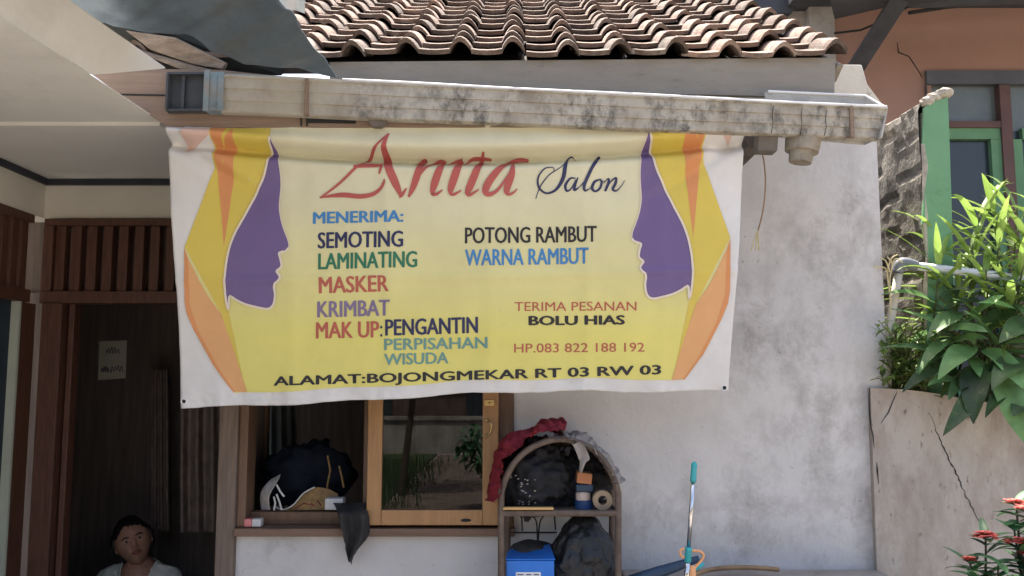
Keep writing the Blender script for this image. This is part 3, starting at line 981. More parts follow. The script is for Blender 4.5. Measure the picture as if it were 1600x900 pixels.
b.sheet(body, nd * 3, nz_ * 3, None)
gt = []
for i in range(nd * 3 + 1):
    u = i / (nd * 3); p = body(u, 1.0)
    gt.append([p, Vector((lerp(p.x, xRr, .5), p.y, p.z + .03 + .03 * fbm((u * 12, 4, 0), 3))), Vector((xRr, p.y, p.z + .015 + .02 * fbm((u * 12, 8, 0), 3))), Vector((xRr, p.y, zlo))])
b.loft(gt, close=False, caps=False)
b.box(xL + .01, xRr - .01, PF + .0155, PF + .3, zlo, at(1452, 175, PF).z)
b.build('brick_core', M['brick'], pil, fix=False)
b = MB()
for i, (x, y) in enumerate([(1448, 160), (1458, 153), (1470, 148), (1477, 146)]):
    b.ball(at(x, y, PF + .02), (.030, .035, .022), 12, 9, fn=lambda p, i=i: p * (1 + .5 * fbm(p * 2.5, 3, i)))
b.build('rubble_cap', M['raw_edge'], pil)
b = MB()
pts = [(1443, 225), (1447, 260), (1444, 300), (1449, 345), (1445, 350), (1450, 400), (1447, 450), (1448, 520)]
b.tube([at(x - 1, y, PF + .006) for x, y in pts], [.008, .012, .006, .009, .012, .006, .01, .006], 6)
b.build('plaster_edge', M['raw_edge'], pil)

NY = 2.1
nb = thing('neighbour_house', 'terracotta neighbouring house with green window frames under a dark eave', 'house', (3.5, 3, 0))
A = lambda x, y, Y=NY: at(x, y, Y)
b = MB()
wx0 = A(1300, 0).x; wxa = A(1448, 0).x; wtop = A(1448, 112).z
b.box(wx0, wxa, NY, NY + .15, 0, 6); b.box(wxa, 9, NY, NY + .15, wtop, 6); b.box(wxa, 9, NY, NY + .15, 0, .9)
b.build('wall', M['orange_wall'], nb)
b = MB()
b.box(A(1262, 0).x, A(1301, 0).x, NY - .02, NY + .16, 0, 5); b.build('column', M['grey_column'], nb)
b = MB()
b.box(A(1143, 0).x, A(1262, 0).x, NY + .05, NY + .15, 0, A(1200, -4).z); b.build('side_wall', M['grey_column'], nb)
b = MB()
b.prism([A(1140, -8, NY - .02), A(1262, -8, NY - .02), A(1236, 20, NY - .02), A(1160, 24, NY - .02)], (0, .07, 0)); b.build('wall_top_shade', M['eave_wood'], nb)  # dark slab standing in for the slanted shadow at the wall top
# window: outer frame, mid rail, post, green casement, panes
b = MB(); f = lambda x, y: A(x, y, NY - .03)
def fbx(b, x0, y0, x1, y1, Y0, dp):
    p, q = at(x0, y0, Y0), at(x1, y1, Y0); b.box(p.x, q.x, Y0, Y0 + dp, q.z, p.z)
fbx(b, 1448, 110, 1700, 131, NY - .03, .1); fbx(b, 1448, 132, 1478, 700, NY - .029, .09)
nw = b.build('window', M['grey_frame'], nb)
b = MB(); fbx(b, 1479, 189, 1577, 199, NY - .035, .08); fbx(b, 1578, 132, 1596, 700, NY - .04, .1); b.build('rail', M['red_frame'], nw)
b = MB(); fbx(b, 1480, 200, 1577, 217, NY - .02, .05); fbx(b, 1571, 217.5, 1577, 700, NY - .02, .05); fbx(b, 1480, 217.5, 1487, 700, NY - .02, .05)
fbx(b, 1570, 217.5, 1590, 700, NY - .022, .03)
fbx(b, 1597, 200, 1700, 217, NY - .02, .05); fbx(b, 1597, 217.5, 1612, 700, NY - .02, .05)
b.build('casement', M['green_paint'], nw)
b = MB(); fbx(b, 1440, 100, 1760, 205, NY + .02, .01); b.build('pane', M['milk_pane'], nw)
b = MB(); fbx(b, 1440, 205.1, 1760, 780, NY + .02, .01); b.build('pane', M['slate_pane'], nw)
# eave and strut
b = MB()
e0, e1 = at(1296, 12, 1.25), at(1900, -30, 1.25)
b.prism([at(1290, -30, 1.2), at(1900, -30, 1.2), at(1900, -6, 1.6), at(1480, 4, 1.6), at(1440, 13, 1.6), at(1400, 8, 1.6), at(1304, 30, 2.0)], (0, 0, .06))
b.box(wx0 - .3, 9, 1.0, 2.4, 4.01, 4.09)
b.build('eave', M['eave_wood'], nb)
b = MB()
p, q = at(1402, 4, 1.5), at(1322, 130, 2.05)
ax = (q - p); b.obox((p + q) / 2, ax / 2, Vector((ax.z, 0, -ax.x)).normalized() * .05, Vector((0, .04, 0)))
b.build('strut', M['eave_wood'], nb)
b = MB()
b.tube([at(1303, 52, 2.05), at(1345, 47, 2.0), at(1385, 30, 1.95), at(1420, 10, 1.9)], .007, 6)
b.tube([at(1420, 20, 1.92), at(1480, 11, 1.92), at(1540, 6, 1.92), at(1700, -8, 1.9)], .012, 6)
b.build('cable', M['slot'], nb)
b = MB(); b.tube([at(x, y, NY - .001) for x, y in ((1402, 66), (1404, 82), (1420, 88), (1436, 112), (1441, 122))], [.002, .005, .004, .003, .002], 5); b.build('crack', M['crack'], nb)
b = MB(); fbx(b, 1112, -40, 1147, 26, NY + 1.5, .2)
tag(b.build('green_shed_wall', M['green_paint']), 'pale green wall corner just above the top of the tiled roof', 'wall')

# ------------------------------------------------------------------ banner
BT, BB = -.578, -.36


def bplane(py):
    return lerp(BT, BB, smooth(0, 1, .5 + (py - 418) / 436 / 2) if False else max(-.05, min(1.05, (py - 200) / 436)))


def bdisp(px, py):
    """folds of the hanging vinyl, metres towards the camera"""
    t = (px - 262) / 900
    sag = 219 + 26 * math.sin(math.pi * max(0, min(1, t))) ** 1.0
    dd = .020 * smooth(197, sag - 16, py) * (1 - smooth(sag - 14, sag + 2, py))
    dd -= .062 * math.exp(-((py - sag - 3) / 8.5) ** 2) * (.55 + .45 * math.sin(math.pi * max(0, min(1, t))))
    dd -= .014 * smooth(sag + 2, sag + 60, py) * (1 - smooth(sag + 60, sag + 190, py))
    # pull lines from the two upper corners
    for cx, sgn in ((285, 1), (1140, -1)):
        u = (px - cx) * sgn; v = py - 208
        al = u * .82 + v * .57; ac = -u * .57 + v * .82
        if al > 0: dd += .014 * math.exp(-(ac / 9) ** 2) * max(0, 1 - al / 210) - .022 * math.exp(-((ac - 17) / 11) ** 2) * max(0, 1 - al / 170)
    dd += .014 * fbm((px / 210, py / 260, 0), 3, 4) + .008 * fbm((px / 60 + py / 190, py / 120, 2), 3, 7)
    dd += .0022 * fbm((px / 22, py / 22, 2), 2, 1)
    for cx_, k_ in ((455, .0035), (605, .0050), (762, .0040), (915, .0050), (1035, .0035)):
        dd += k_ * math.exp(-((px - cx_ - 4 * math.sin(py / 60)) / 8.0) ** 2)
    dd += .0050 * math.exp(-((py - 432 + (px - 700) * .02) / 7.0) ** 2)
    if py > 560:
        dd += .006 * smooth(560, 625, py) * (math.sin(px / 23) + .6 * math.sin(px / 9.0 + 1)) + .010 * smooth(598, 625, py) * fbm((px / 14, py / 20, 5), 3, 3)
    return dd


def bmap(px, py, off=0.0):
    return at(px, py, bplane(py)) + Vector((0, -(bdisp(px, py) + off), 0))


def edgeL(py): return lerp(262, 284, (py - 200) / 437) - 2.5 * math.sin((py - 200) / 437 * math.pi * 2.2)
def edgeR(py): return lerp(1164, 1140, (py - 200) / 412) + 2.0 * math.sin((py - 200) / 412 * math.pi * 1.6)
def botY(px): return lerp(637, 612, (px - 284) / 856) + 1.5 * math.sin(px / 31) - 9 * math.exp(-((px - 800) / 230) ** 2) + 2 * fbm((px / 40, 0, 0), 2)


ban = thing('banner', 'yellow vinyl salon banner with two purple face profiles hanging under the gutter', 'banner', tuple(at(712, 420, -.4)))


def banner_base(u, v):
    x0 = lerp(262, 284, u)
    px = lerp(262, 1164, u)
    py = lerp(198, botY(px), v)
    px = lerp(edgeL(py), edgeR(py), u)
    return bmap(px, py)


b = MB(); b.sheet(banner_base, 240, 190, (0, .0015, 0))
b.build('vinyl', M['white_vinyl'], ban, smooth=True)


def lay(tris, name, m, off, step=8, copies=((0, 0),)):
    """printed shape: triangles in survey coordinates cut on a grid and laid on the vinyl"""
    bm = bmesh.new()
    for ci, (ox, oy) in enumerate(copies):
        key = {}
        for tr_ in tris:
            vs = []
            for p in tr_:
                kk = (round(p[0], 2), round(p[1], 2))
                if kk not in key: key[kk] = bm.verts.new((p[0] + ox, -p[1] - oy, ci + (p[2] if len(p) > 2 else 0)))
                vs.append(key[kk])
            if len(set(vs)) < 3: continue
            try: bm.faces.new(vs)
            except ValueError: pass
    xs = [v.co.x for v in bm.verts]; ys = [v.co.y for v in bm.verts]
    x = math.ceil(min(xs) / step) * step
    while x < max(xs):
        bmesh.ops.bisect_plane(bm, geom=bm.verts[:] + bm.edges[:] + bm.faces[:], plane_co=(x, 0, 0), plane_no=(1, 0, 0)); x += step
    y = math.ceil(min(ys) / step) * step - step
    while y < max(ys):
        bmesh.ops.bisect_plane(bm, geom=bm.verts[:] + bm.edges[:] + bm.faces[:], plane_co=(0, y, 0), plane_no=(0, 1, 0)); y += (2.6 if y > -280 else 5)
    for v in bm.verts:
        v.co = bmap(v.co.x, -v.co.y, off + .00012 * v.co.z)
    bmesh.ops.recalc_face_normals(bm, faces=bm.faces)
    me = bpy.data.meshes.new(name); bm.to_mesh(me); bm.free()
    me.materials.append(m)
    me.polygons.foreach_set('use_smooth', [True] * len(me.polygons))
    o = bpy.data.objects.new(name, me); COL.objects.link(o); adopt(o, ban)
    return o


def tri(poly):
    P = [Vector((x, y, 0)) for x, y in poly]
    return [[poly[i] for i in t] for t in tessellate_polygon([P])]


def stroke(pts, n=8):
    """pts: (x, y, width) -> triangles of a swelling pen stroke"""
    c = crom(pts, n)
    Lf, Rt = [], []
    for i, (x, y, w) in enumerate(c):
        a, e = c[max(i - 1, 0)], c[min(i + 1, len(c) - 1)]
        dx, dy = e[0] - a[0], e[1] - a[1]
        l = math.hypot(dx, dy) or 1
        nx, ny = -dy / l * w / 2, dx / l * w / 2
        Lf.append((x + nx, y + ny, i * .3)); Rt.append((x - nx, y - ny, i * .3))
    T = []
    for i in range(len(c) - 1):
        T.append([Lf[i], Lf[i + 1], Rt[i + 1]]); T.append([Lf[i], Rt[i + 1], Rt[i]])
    return T


Z3 = lambda P: [(250 + x / 2, 190 + y / 2) for x, y in P]
MIR = lambda P: [(988 + (451 - x) * .942 - (max(0, 300 - x) * .0), 208 + (y - 220) * .985) for x, y in P]
face_z = [(348, 52), (353, 68), (360, 92), (368, 120), (373, 160), (374, 200), (371, 240), (370, 272), (376, 308), (387, 342), (398, 369), (402, 388), (398, 401), (381, 408),
          (373, 412), (377, 426), (381, 445), (380, 455), (370, 464), (366, 469), (374, 480), (377, 489), (370, 500), (361, 507), (358, 520), (361, 540), (358, 565), (350, 580),
          (335, 586), (310, 582), (270, 572), (240, 558), (220, 545), (217, 558), (215, 590), (208, 560), (204, 520), (205, 470), (211, 425), (222, 380), (238, 340), (262, 295),
          (285, 250), (308, 205), (325, 165), (336, 120), (342, 85)]
hair_z = [(160, 22), (347, 22), (348, 52), (342, 85), (336, 120), (325, 165), (308, 205), (285, 250), (262, 295), (238, 340), (222, 380), (211, 425), (205, 470), (204, 520), (208, 560), (215, 592),
          (224, 640), (242, 720), (256, 790), (262, 848), (240, 770), (192, 600), (78, 391), (120, 270), (166, 140)]
wedge_z = [(163, 22), (210, 22), (186, 82), (230, 22), (233, 40), (228, 150), (200, 390), (186, 260), (172, 130)]
sw_z = [(78, 396), (92, 432), (150, 545), (192, 602), (236, 730), (272, 848), (232, 848), (170, 762), (110, 652), (88, 600), (80, 560)]
swo_z = [(78, 396), (90, 436), (94, 500), (95, 570), (122, 655), (180, 765), (236, 848), (229, 848), (166, 760), (108, 652), (86, 600), (80, 560)]
tri_z = [(72, 24), (162, 24), (166, 44), (72, 88)]
fieldL = Z3([(160, 22), (166, 140), (120, 270), (78, 391), (80, 560), (110, 652), (170, 762), (232, 848)])
fieldR = MIR(fieldL)


def hemY(px): return botY(px) - 21 + 2 * (px - 284) / 856


fieldR = [(x, min(y, hemY(x))) for x, y in fieldR]
bot = [(x, hemY(x)) for x in range(380, 1060, 20)]
field = fieldL[::1] + bot + fieldR[::-1]
lay(tri(field), 'printed_field', M['p_field'], .0020)
smooth_close = lambda P: [(x, y) for x, y in crom(P + [P[0]], 3)][:-1]
for f_, nm in ((lambda P: P, 'L'), (MIR, 'R')):
    clip = lambda P: [(x, min(y, hemY(x))) for x, y in f_(P)]
    lay(tri(clip(Z3(tri_z))), 'printed_corner', M['p_pink'], .0024)
    lay(tri(clip(Z3(hair_z))), 'printed_hair', M['p_hair'], .0030)
    lay(tri(clip(Z3(wedge_z))), 'printed_strand', M['p_orange'], .0038)
    lay(tri(clip(Z3(sw_z))), 'printed_swoosh', M['p_peach'], .0038)
    lay(tri(clip(Z3(swo_z))), 'printed_swoosh', M['p_orange'], .0045)
    fz = clip(Z3(face_z))
    lay(stroke([(x, y, 3.4) for x, y in fz + [fz[0]]], 2), 'face_outline', M['p_outline'], .0042)
    lay(tri(smooth_close(fz)), 'face_profile', M['p_purple'], .0050)


def text_tris(s, x0, y0, x1, y1, cap, bold=0.0, shear=0.0):
    cu = bpy.data.curves.new('t', 'FONT'); cu.body = s; cu.size = 1; cu.offset = bold; cu.resolution_u = 3; cu.shear = shear
    o = bpy.data.objects.new('t', cu)
    dg = bpy.context.evaluated_depsgraph_get()
    COL.objects.link(o); dg.update()
    me = bpy.data.meshes.new_from_object(o.evaluated_get(dg))
    me.calc_loop_triangles()
    V = [v.co.copy() for v in me.vertices]
    T = [tuple(t.vertices) for t in me.loop_triangles]
    bpy.data.objects.remove(o); bpy.data.curves.remove(cu); bpy.data.meshes.remove(me)
    mnx, mxx_ = min(v.x for v in V), max(v.x for v in V)
    mny = 0.0; H = max(v.y for v in V)
    def mp(v):
        u = (v.x - mnx) / (mxx_ - mnx)
        return (lerp(x0, x1, u), lerp(y0, y1, u) - v.y / H * cap)
    P = [mp(v) for v in V]
    return [[P[i] for i in t] for t in T]


for s, x0, y0, x1, y1, h, m, bold in [
    ('MENERIMA:', 489, 349, 629, 345.5, 18, 'p_blue', .02),
    ('SEMOTING', 497, 388, 629, 385, 25, 'p_navy', .018),
    ('LAMINATING', 498, 421, 651, 417, 25, 'p_green', .018),
    ('MASKER', 499.5, 458.5, 607, 455, 25, 'p_brick', .018),
    ('KRIMBAT', 497, 496, 608.5, 493, 24.5, 'p_grape', .018),
    ('MAK UP', 495, 529, 592, 527, 25, 'p_brick', .018),
    (':', 594.5, 526, 597.5, 526, 17, 'p_navy', .008),
    ('PENGANTIN', 603, 524.5, 746, 520, 25, 'p_navy', .018),
    ('PERPISAHAN', 601, 547, 761, 544, 17.5, 'p_teal', .015),
    ('WISUDA', 601, 570.5, 700, 567.5, 17.5, 'p_teal', .015),
    ('ALAMAT:BOJONGMEKAR RT 03 RW 03', 428.5, 602.5, 1031.5, 584.5, 14, 'p_black', .022),
    ('POTONG RAMBUT', 727, 380, 932, 377.5, 25, 'p_black', .014),
    ('WARNA RAMBUT', 727, 415, 919, 412, 25, 'p_blue', .014),
    ('TERIMA PESANAN', 804, 486, 994, 485.5, 14, 'p_brick', .004),
    ('BOLU HIAS', 827, 508, 975, 507, 14, 'p_black', .025),
    ('HP.083 822 188 192', 803.5, 551, 1006.5, 549.5, 14, 'p_brick', .004)]:
    lay(text_tris(s, x0, y0, x1, y1, h), 'lettering', M[m], .0034, 10, copies=[(bold * ox * 40, 0) for ox in ((-1.3, -.65, 0, .65, 1.3) if bold > .01 else (-1, 1))] + ([(0, -bold * 18), (0, bold * 18)] if bold > .01 else []))

Z4 = lambda P: [(470 + x / 2.963, 190 + y / 2.963, w / 2.963) for x, y, w in P]
anita = [
    [(412, 60, 9), (372, 98, 10), (330, 140, 12), (262, 205, 13), (180, 280, 12), (86, 351, 9)],
    [(86, 350, 3), (140, 340, 16), (200, 337, 23), (270, 344, 22), (330, 334, 19), (368, 308, 15), (384, 282, 12), (386, 266, 5)],
    [(408, 66, 8), (388, 120, 24), (394, 170, 36), (414, 230, 37), (440, 290, 34), (462, 340, 14)],
    [(454, 350, 6), (468, 334, 16), (488, 304, 5)],
    [(243, 206, 16), (300, 202, 22), (362, 199, 22), (376, 198, 14)],
    [(376, 192, 8), (370, 218, 13), (362, 242, 8)],
    [(526, 187, 6), (545, 172, 10), (570, 165, 14), (574, 172, 8)],
    [(560, 172, 30), (545, 225, 33), (520, 295, 28), (497, 346, 10)],
    [(516, 300, 8), (556, 236, 12), (602, 188, 16), (640, 170, 18), (668, 172, 10)],
    [(660, 172, 12), (644, 215, 32), (618, 285, 34), (608, 328, 18), (626, 333, 14), (656, 314, 6)],
    [(676, 192, 6), (700, 175, 12), (745, 165, 14)],
    [(740, 166, 22), (722, 225, 35), (696, 300, 32), (693, 330, 15), (710, 334, 13), (742, 316, 6)],
    [(752, 190, 6), (784, 164, 10), (830, 160, 11), (882, 163, 8)],
    [(846, 142, 10), (822, 205, 30), (782, 300, 34), (768, 330, 16), (784, 337, 14), (824, 312, 6)],
    [(1056, 166, 14), (1010, 164, 16), (958, 184, 22), (892, 250, 32), (856, 310, 33), (868, 336, 22), (908, 318, 14), (956, 256, 9), (984, 206, 6)],
    [(984, 188, 10), (976, 245, 30), (954, 310, 30), (960, 334, 14), (982, 328, 10), (1002, 310, 5)]]
k = 0
for i, s_ in enumerate(anita):
    lay(stroke(Z4(s_), 8), 'lettering', M['p_red'], .0034 + .0002 * i)
salon = [
    [(1276, 168, 4), (1262, 150, 5), (1240, 160, 8), (1226, 200, 17), (1214, 262, 18), (1180, 314, 12), (1136, 328, 9), (1102, 300, 10), (1100, 256, 8), (1130, 218, 6), (1168, 214, 4), (1172, 232, 4)],
    [(1088, 354, 3), (1110, 296, 6), (1150, 246, 5), (1200, 214, 4), (1238, 178, 3)],
    [(1272, 262, 5), (1248, 262, 9), (1226, 292, 13), (1232, 318, 10), (1252, 308, 6), (1274, 268, 5)],
    [(1284, 258, 5), (1270, 290, 14), (1268, 314, 12), (1290, 302, 4), (1304, 286, 3)],
    [(1298, 296, 3), (1340, 236, 5), (1378, 172, 7), (1390, 150, 6), (1376, 160, 10), (1342, 226, 15), (1314, 290, 15), (1316, 318, 10), (1338, 308, 4), (1354, 292, 3)],
    [(1386, 266, 6), (1362, 276, 12), (1350, 304, 14), (1364, 320, 9), (1386, 306, 11), (1394, 278, 10), (1386, 264, 5), (1400, 276, 3), (1412, 274, 3)],
    [(1402, 284, 3), (1424, 262, 6), (1426, 280, 13), (1410, 320, 11)],
    [(1412, 318, 4), (1436, 276, 6), (1460, 260, 9), (1458, 284, 13), (1446, 310, 12), (1462, 318, 7), (1484, 298, 4), (1500, 272, 3)]]
for i, s_ in enumerate(salon):
    lay(stroke(Z4(s_), 7), 'lettering', M['p_navy'], .0034 + .0002 * i)
# eyelets and ties
for px, py in ((288.5, 627), (1132, 606)):
    c = bmap(px, py, .002)
    b = MB()
    b.tube([c + Vector((.009 * math.cos(a), 0, .009 * math.sin(a))) for a in [2 * math.pi * i / 14 for i in range(15)]], .0022, 6)
    b.ball(c, (.0075, .001, .0075), 12, 8, mi=1)
    b.build('eyelet', [M['gutter_rim'], M['slot']], ban)

# ------------------------------------------------------------------ wire under the bracket
w = thing('frayed_wire', 'thin frayed wire dangling beside the banner from the gutter bracket', 'wire', tuple(at(1192, 236, -.4)))
b = MB()
b.tube([Vector(p) for p in crom([tuple(at(x, y, -.42)) for x, y in ((1188, 228), (1194, 255), (1196, 290), (1192, 330), (1184, 362))], 6)], .0026, 6)
b.build('strand', M['tan_hose'], w)
b = MB()
for x, y in ((1174, 391), (1181, 392), (1186, 391)):
    b.tube([at(1184, 360, -.42), at(lerp(1184, x, .6), 376, -.425), at(x, y, -.43)], .0024, 5)
b.build('bare_end', M['straw'], w)

# ------------------------------------------------------------------ things at the window
def drape(name, fn, nu, nv, m, label, cat, thick=(0, .003, 0)):
    b = MB(); b.sheet(fn, nu, nv, thick)
    return tag(b.build(name, m, smooth=True), label, cat)


def rag(u, v):
    l = lerp(520, 542, v ** .7); r = lerp(574, 578, smooth(0, .5, v)) - 26 * smooth(.55, 1, v)
    px = lerp(l, r, u) + 3 * fbm((u * 2, v * 6, 4), 3); py = lerp(786, 868 + 14 * fbm((u * 5, 1, 1), 2), v) + 12 * math.sin(u * 3.0) * smooth(.3, 1, v)
    Y = -.06 - .026 * math.sin(u * 9 + v * 2.5) - .01 * fbm((u * 4, v * 5, 0), 3) - .012 * math.sin(v * 3) + .09 * (1 - smooth(0, .22, v))
    return at(px, py, Y)


drape('black_rag', rag, 24, 30, M['charcoal_cloth'], 'charcoal rag hanging over the window sill', 'cloth')
b = MB()
p = at(507, 797, .04); q = at(536, 779, .04)
b.box(p.x, q.x, .04, .10, p.z, q.z)
tag(b.build('white_carton', M['white_box'], bevel=.004), 'small white carton standing on the window ledge beside the charcoal rag', 'box')
b = MB()
p = at(381, 812, -.02); q = at(408, 799, -.02)
b.box(p.x, p.x + (q.x - p.x) * .45, -.02, .02, fz0 + .001, fz0 + (q.z - p.z), 0)
b.box(p.x + (q.x - p.x) * .45 + .0005, q.x, -.02, .02, fz0 + .001, fz0 + (q.z - p.z), 1)
tag(b.build('packet', [M['pink_pack'], M['white_box']], bevel=.004), 'small pink and white packet on the left corner of the window sill', 'packet')


def crumple(name, c, r, m, label, cat, seed, amp=.35, sc=2.0, seg=36, ring=26, parent=None):
    b = MB()
    def fn(p):
        k = 1 + amp * fbm(p * sc, 4, seed) - amp * .5 * abs(noise.noise(p * sc * 1.7 + Vector((seed, 0, 0))))
        return p * k
    b.ball(c, r, seg, ring, fn)
    o = b.build(name, m, parent, smooth=True)
    if label: tag(o, label, cat)
    return o


g1 = thing('ceremonial_garment', 'black garment with gold trim heaped on the window ledge', 'clothes', tuple(at(480, 797, .2)))
crumple('bodice', at(480, 745, .24), (.19, .09, .155), M['navy_cloth'], None, None, 3, .6, 1.9, parent=g1)
b = MB()
def trim(u, v):
    P = crom([(440, 797), (458, 790), (474, 772), (492, 762), (512, 764), (528, 772)], 6)
    i = min(int(u * (len(P) - 1)), len(P) - 1); x, y = P[i]
    return at(x, lerp(y, max(y + 6, 797), v), .10 - .02 * v)
b.sheet(trim, 30, 6, (0, .004, 0)); b.build('brocade', M['gold_trim'], g1)
b = MB(); b.tube([at(x, y - 1, .095) for x, y in crom([(428, 792), (442, 797), (458, 790), (474, 772), (492, 762)], 6)], .0028, 6); b.build('piping', M['white_box'], g1)
b = MB(); 
for P in ([(486, 786), (494, 793)], [(495, 782), (502, 790)], [(460, 795), (475, 786), (490, 790)]): b.tube([at(x, y, .085) for x, y in P], .0026, 5)
b.build('wine_panel', M['wine_cloth'], g1)
b = MB()
for P in ([(512, 712), (516, 735), (511, 760), (514, 775)], [(530, 728), (534, 745), (537, 762)]): b.tube([at(x, y, .13) for x, y in P], .004, 5)
b.build('gold_braid', M['gold_trim'], g1)


def fan(u, v):
    P = crom([(438, 741), (422, 750), (410, 764), (406, 778), (408, 797)], 6); Q = crom([(436, 748), (430, 758), (424, 768), (420, 780), (422, 797)], 6)
    i = min(int(v * (len(P) - 1)), len(P) - 1)
    return at(lerp(P[i][0], Q[i][0], u), lerp(P[i][1], Q[i][1], u), .10 - .03 * u + .01 * math.sin(v * 9))


t = thing('printed_cloth', 'silver printed folded cloth standing at the left of the window ledge', 'cloth', tuple(at(420, 797, .1)))
b = MB(); b.sheet(fan, 6, 24, (0, .004, 0)); b.build('fold', M['silver_print'], t, smooth=True)
b = MB()
for P in ([(432, 757), (438, 768), (444, 776)], [(428, 776), (430, 786), (428, 797)], [(432, 772), (437, 785), (440, 797)]): b.tube([at(x, y, .07) for x, y in P], .004, 6)
b.build('fold_edge', M['white_box'], t)
# curtains
def curtain(x0, x1, y0, y1, Y, seed, flare=8):
    def fn(u, v):
        px = lerp(x0 - flare * v * .4, x1 + flare * v, u)
        return at(px, lerp(y0, y1, v), Y + .03 * math.sin(u * 19 + seed) + .02 * fbm((u * 5, v * 2, seed), 2))
    return fn


drape('curtain', curtain(237, 264, 578, 830, 1.45, 1, 2), 24, 20, M['curtain'], 'narrow brown curtain strip hanging inside the dark doorway', 'curtain')
drape('curtain', curtain(282, 352, 600, 832, 1.15, 4, 2), 40, 20, M['curtain'], 'wide brown patterned curtain hanging behind the corner post', 'curtain')
drape('curtain', curtain(418, 460, 560, 716, .75, 2, 5), 30, 20, M['grey_curtain'], 'grey curtain hanging inside the open window', 'curtain')
# inner brown upright seen inside the window
b = MB(); p = at(404, 600, .5); q = at(420, 600, .5); b.box(p.x, q.x, .5, .54, .1, 2.29); tag(b.build('inner_post', M['frame_dark'], bevel=.003), 'thin brown post standing in the room left of the grey curtain', 'post')
# paper note on the back wall
nt_ = thing('paper_note', 'small handwritten paper note stuck on the dark wall inside', 'note', tuple(at(176, 592, 1.74)))
b = MB(); b.prism([at(155, 533, 1.742), at(198, 532, 1.742), at(196, 591, 1.742), at(153, 594, 1.742)], (0, .003, 0)); b.build('paper', M['paper'], nt_)
b = MB()
random.seed(3)
for y0, x0, x1, a in ((548, 166, 187, 4), (577, 158, 170, 4), (576, 172, 192, 5)):
    P = [(lerp(x0, x1, i / 14), y0 + a * math.sin(i * 1.9) + random.uniform(-2, 2)) for i in range(15)]
    b.tube([at(x, y, 1.741) for x, y in crom(P, 3)], .0022, 5)
b.build('handwriting', M['ink'], nt_)
# things deep in the room
b = MB(); b.box(-1.42, -1.0, 1.25, 1.6, .1, .52); b.box(-1.44, -.98, 1.23, 1.62, .521, .56); tag(b.build('low_table', M['frame_dark'], bevel=.006), 'low brown table in the dark room beside the sitting person', 'table')

# ------------------------------------------------------------------ rattan shelf and what it carries
SF, SB = -.36, -.05
sh = thing('rattan_shelf', 'arched dark rattan shelf leaning on the wall beside the window', 'shelf', tuple(Vector((at(874, 800, -.2).x, -.2, 0))))


def arch(Y, x0=783, x1=966, ytop=686, yspring=770, wob=0.0):
    pts = [Vector((at(x0, 880, Y).x, Y, .02)), at(x0, 880, Y), at(x0, 820, Y)]
    P = [(x0, yspring), (x0 + 8, 745), (x0 + 24, 719), (x0 + 50, 698), (x0 + 91, ytop), (x1 - 48, 697), (x1 - 24, 718), (x1 - 9, 742), (x1, yspring)]
    pts += [at(x, y, Y) for x, y in crom(P, 4)]
    pts += [at(x1, 820, Y), at(x1, 880, Y), Vector((at(x1, 880, Y).x, Y, .02))]
    return pts


b = MB(); b.tube(arch(SF), .0115, 10); b.build('front_hoop', M['rattan'], sh, smooth=True)
b = MB(); b.tube(arch(SB, 793, 956, 694), .012, 10); b.build('back_hoop', M['rattan'], sh, smooth=True)
xl, xr = at(783, 800, SF).x, at(966, 800, SF).x
zsh = at(870, 800, SF).z
for z_, th in ((zsh, .011), (.74, .011), (.38, .011), (.1, .011)):
    b = MB(); b.box(xl + .012, xr - .012, SF + .012, SB - .012, z_ - th, z_ - .001)
    b.tube([(xl, SF, z_ - .004), (xr, SF, z_ - .004)], .011, 8); b.tube([(xl, SF, z_ - .004), (xl + .01, SB, z_ - .004)], .009, 8); b.tube([(xr, SF, z_ - .004), (xr - .01, SB, z_ - .004)], .009, 8)
    b.build('shelf_board', M['rattan'], sh)
b = MB()
for pts in ([(876, 692), (872, 715), (868, 745)], [(884, 697), (878, 708), (872, 722)], [(892, 698), (905, 706), (912, 720), (905, 735)],
            [(815, 802), (816, 830)], [(866, 802), (868, 828)], [(830, 804), (838, 815), (840, 845)], [(852, 804), (844, 815), (841, 845)], [(800, 832), (870, 832)],
            [(838, 845), (836, 860), (842, 862)], [(812, 800), (818, 808)]):
    b.tube([at(x, y, SB - .01) for x, y in (crom(pts, 5) if len(pts) > 2 else pts)], .0032, 6)
b.build('wire_scroll', M['iron'], sh)

crumple('black_bundle', at(836, 746, -.2), (.128, .13, .14), M['black_cloth'], 'black patterned cloth bundle filling the left of the top rack', 'bundle', 2, .45, 3.0, 64, 44)
crumple('black_bag', at(900, 757, -.15), (.12, .09, .115), M['black_cloth'], 'smaller black cloth bundle right of the patterned one on the top rack', 'bundle', 9, .5, 3.0, 64, 44)
# lift bundles so that they rest on the board
b = MB()
p = at(902, 756, -.3); q = at(925, 739, -.3)
b.obox(((p.x + q.x) / 2, -.26, (p.z + q.z) / 2), ((q.x - p.x) / 2, .0, -.003), (0, .04, 0), (.002, 0, (q.z - p.z) / 2))
ob = tag(b.build('orange_carton', M['orange_box'], bevel=.003), 'small orange brown carton on top of the stack beside the tape roll', 'box')
b = MB()
c = at(913, 779, -.28)
zz0 = zsh
b.tube([(c.x, -.27, zz0), (c.x, -.27, zz0 + .028), (c.x, -.27, zz0 + .03)], [.034, .034, .03], 18)
t = thing('blue_tub', 'blue plastic tub under the pale lid beside the tape roll', 'tub', (c.x, -.27, zz0))
b.build('tub', M['blue_lid'], t)
b = MB(); b.tube([(c.x - .004, -.275, zz0 + .031), (c.x - .004, -.275, zz0 + .055), (c.x - .004, -.275, zz0 + .06)], [.026, .026, .02], 16); b.build('lid', M['pale_cap'], t)
b = MB(); b.box(c.x - .03, c.x + .03, -.30, -.23, zz0 + .061, at(913, 757, -.3).z)
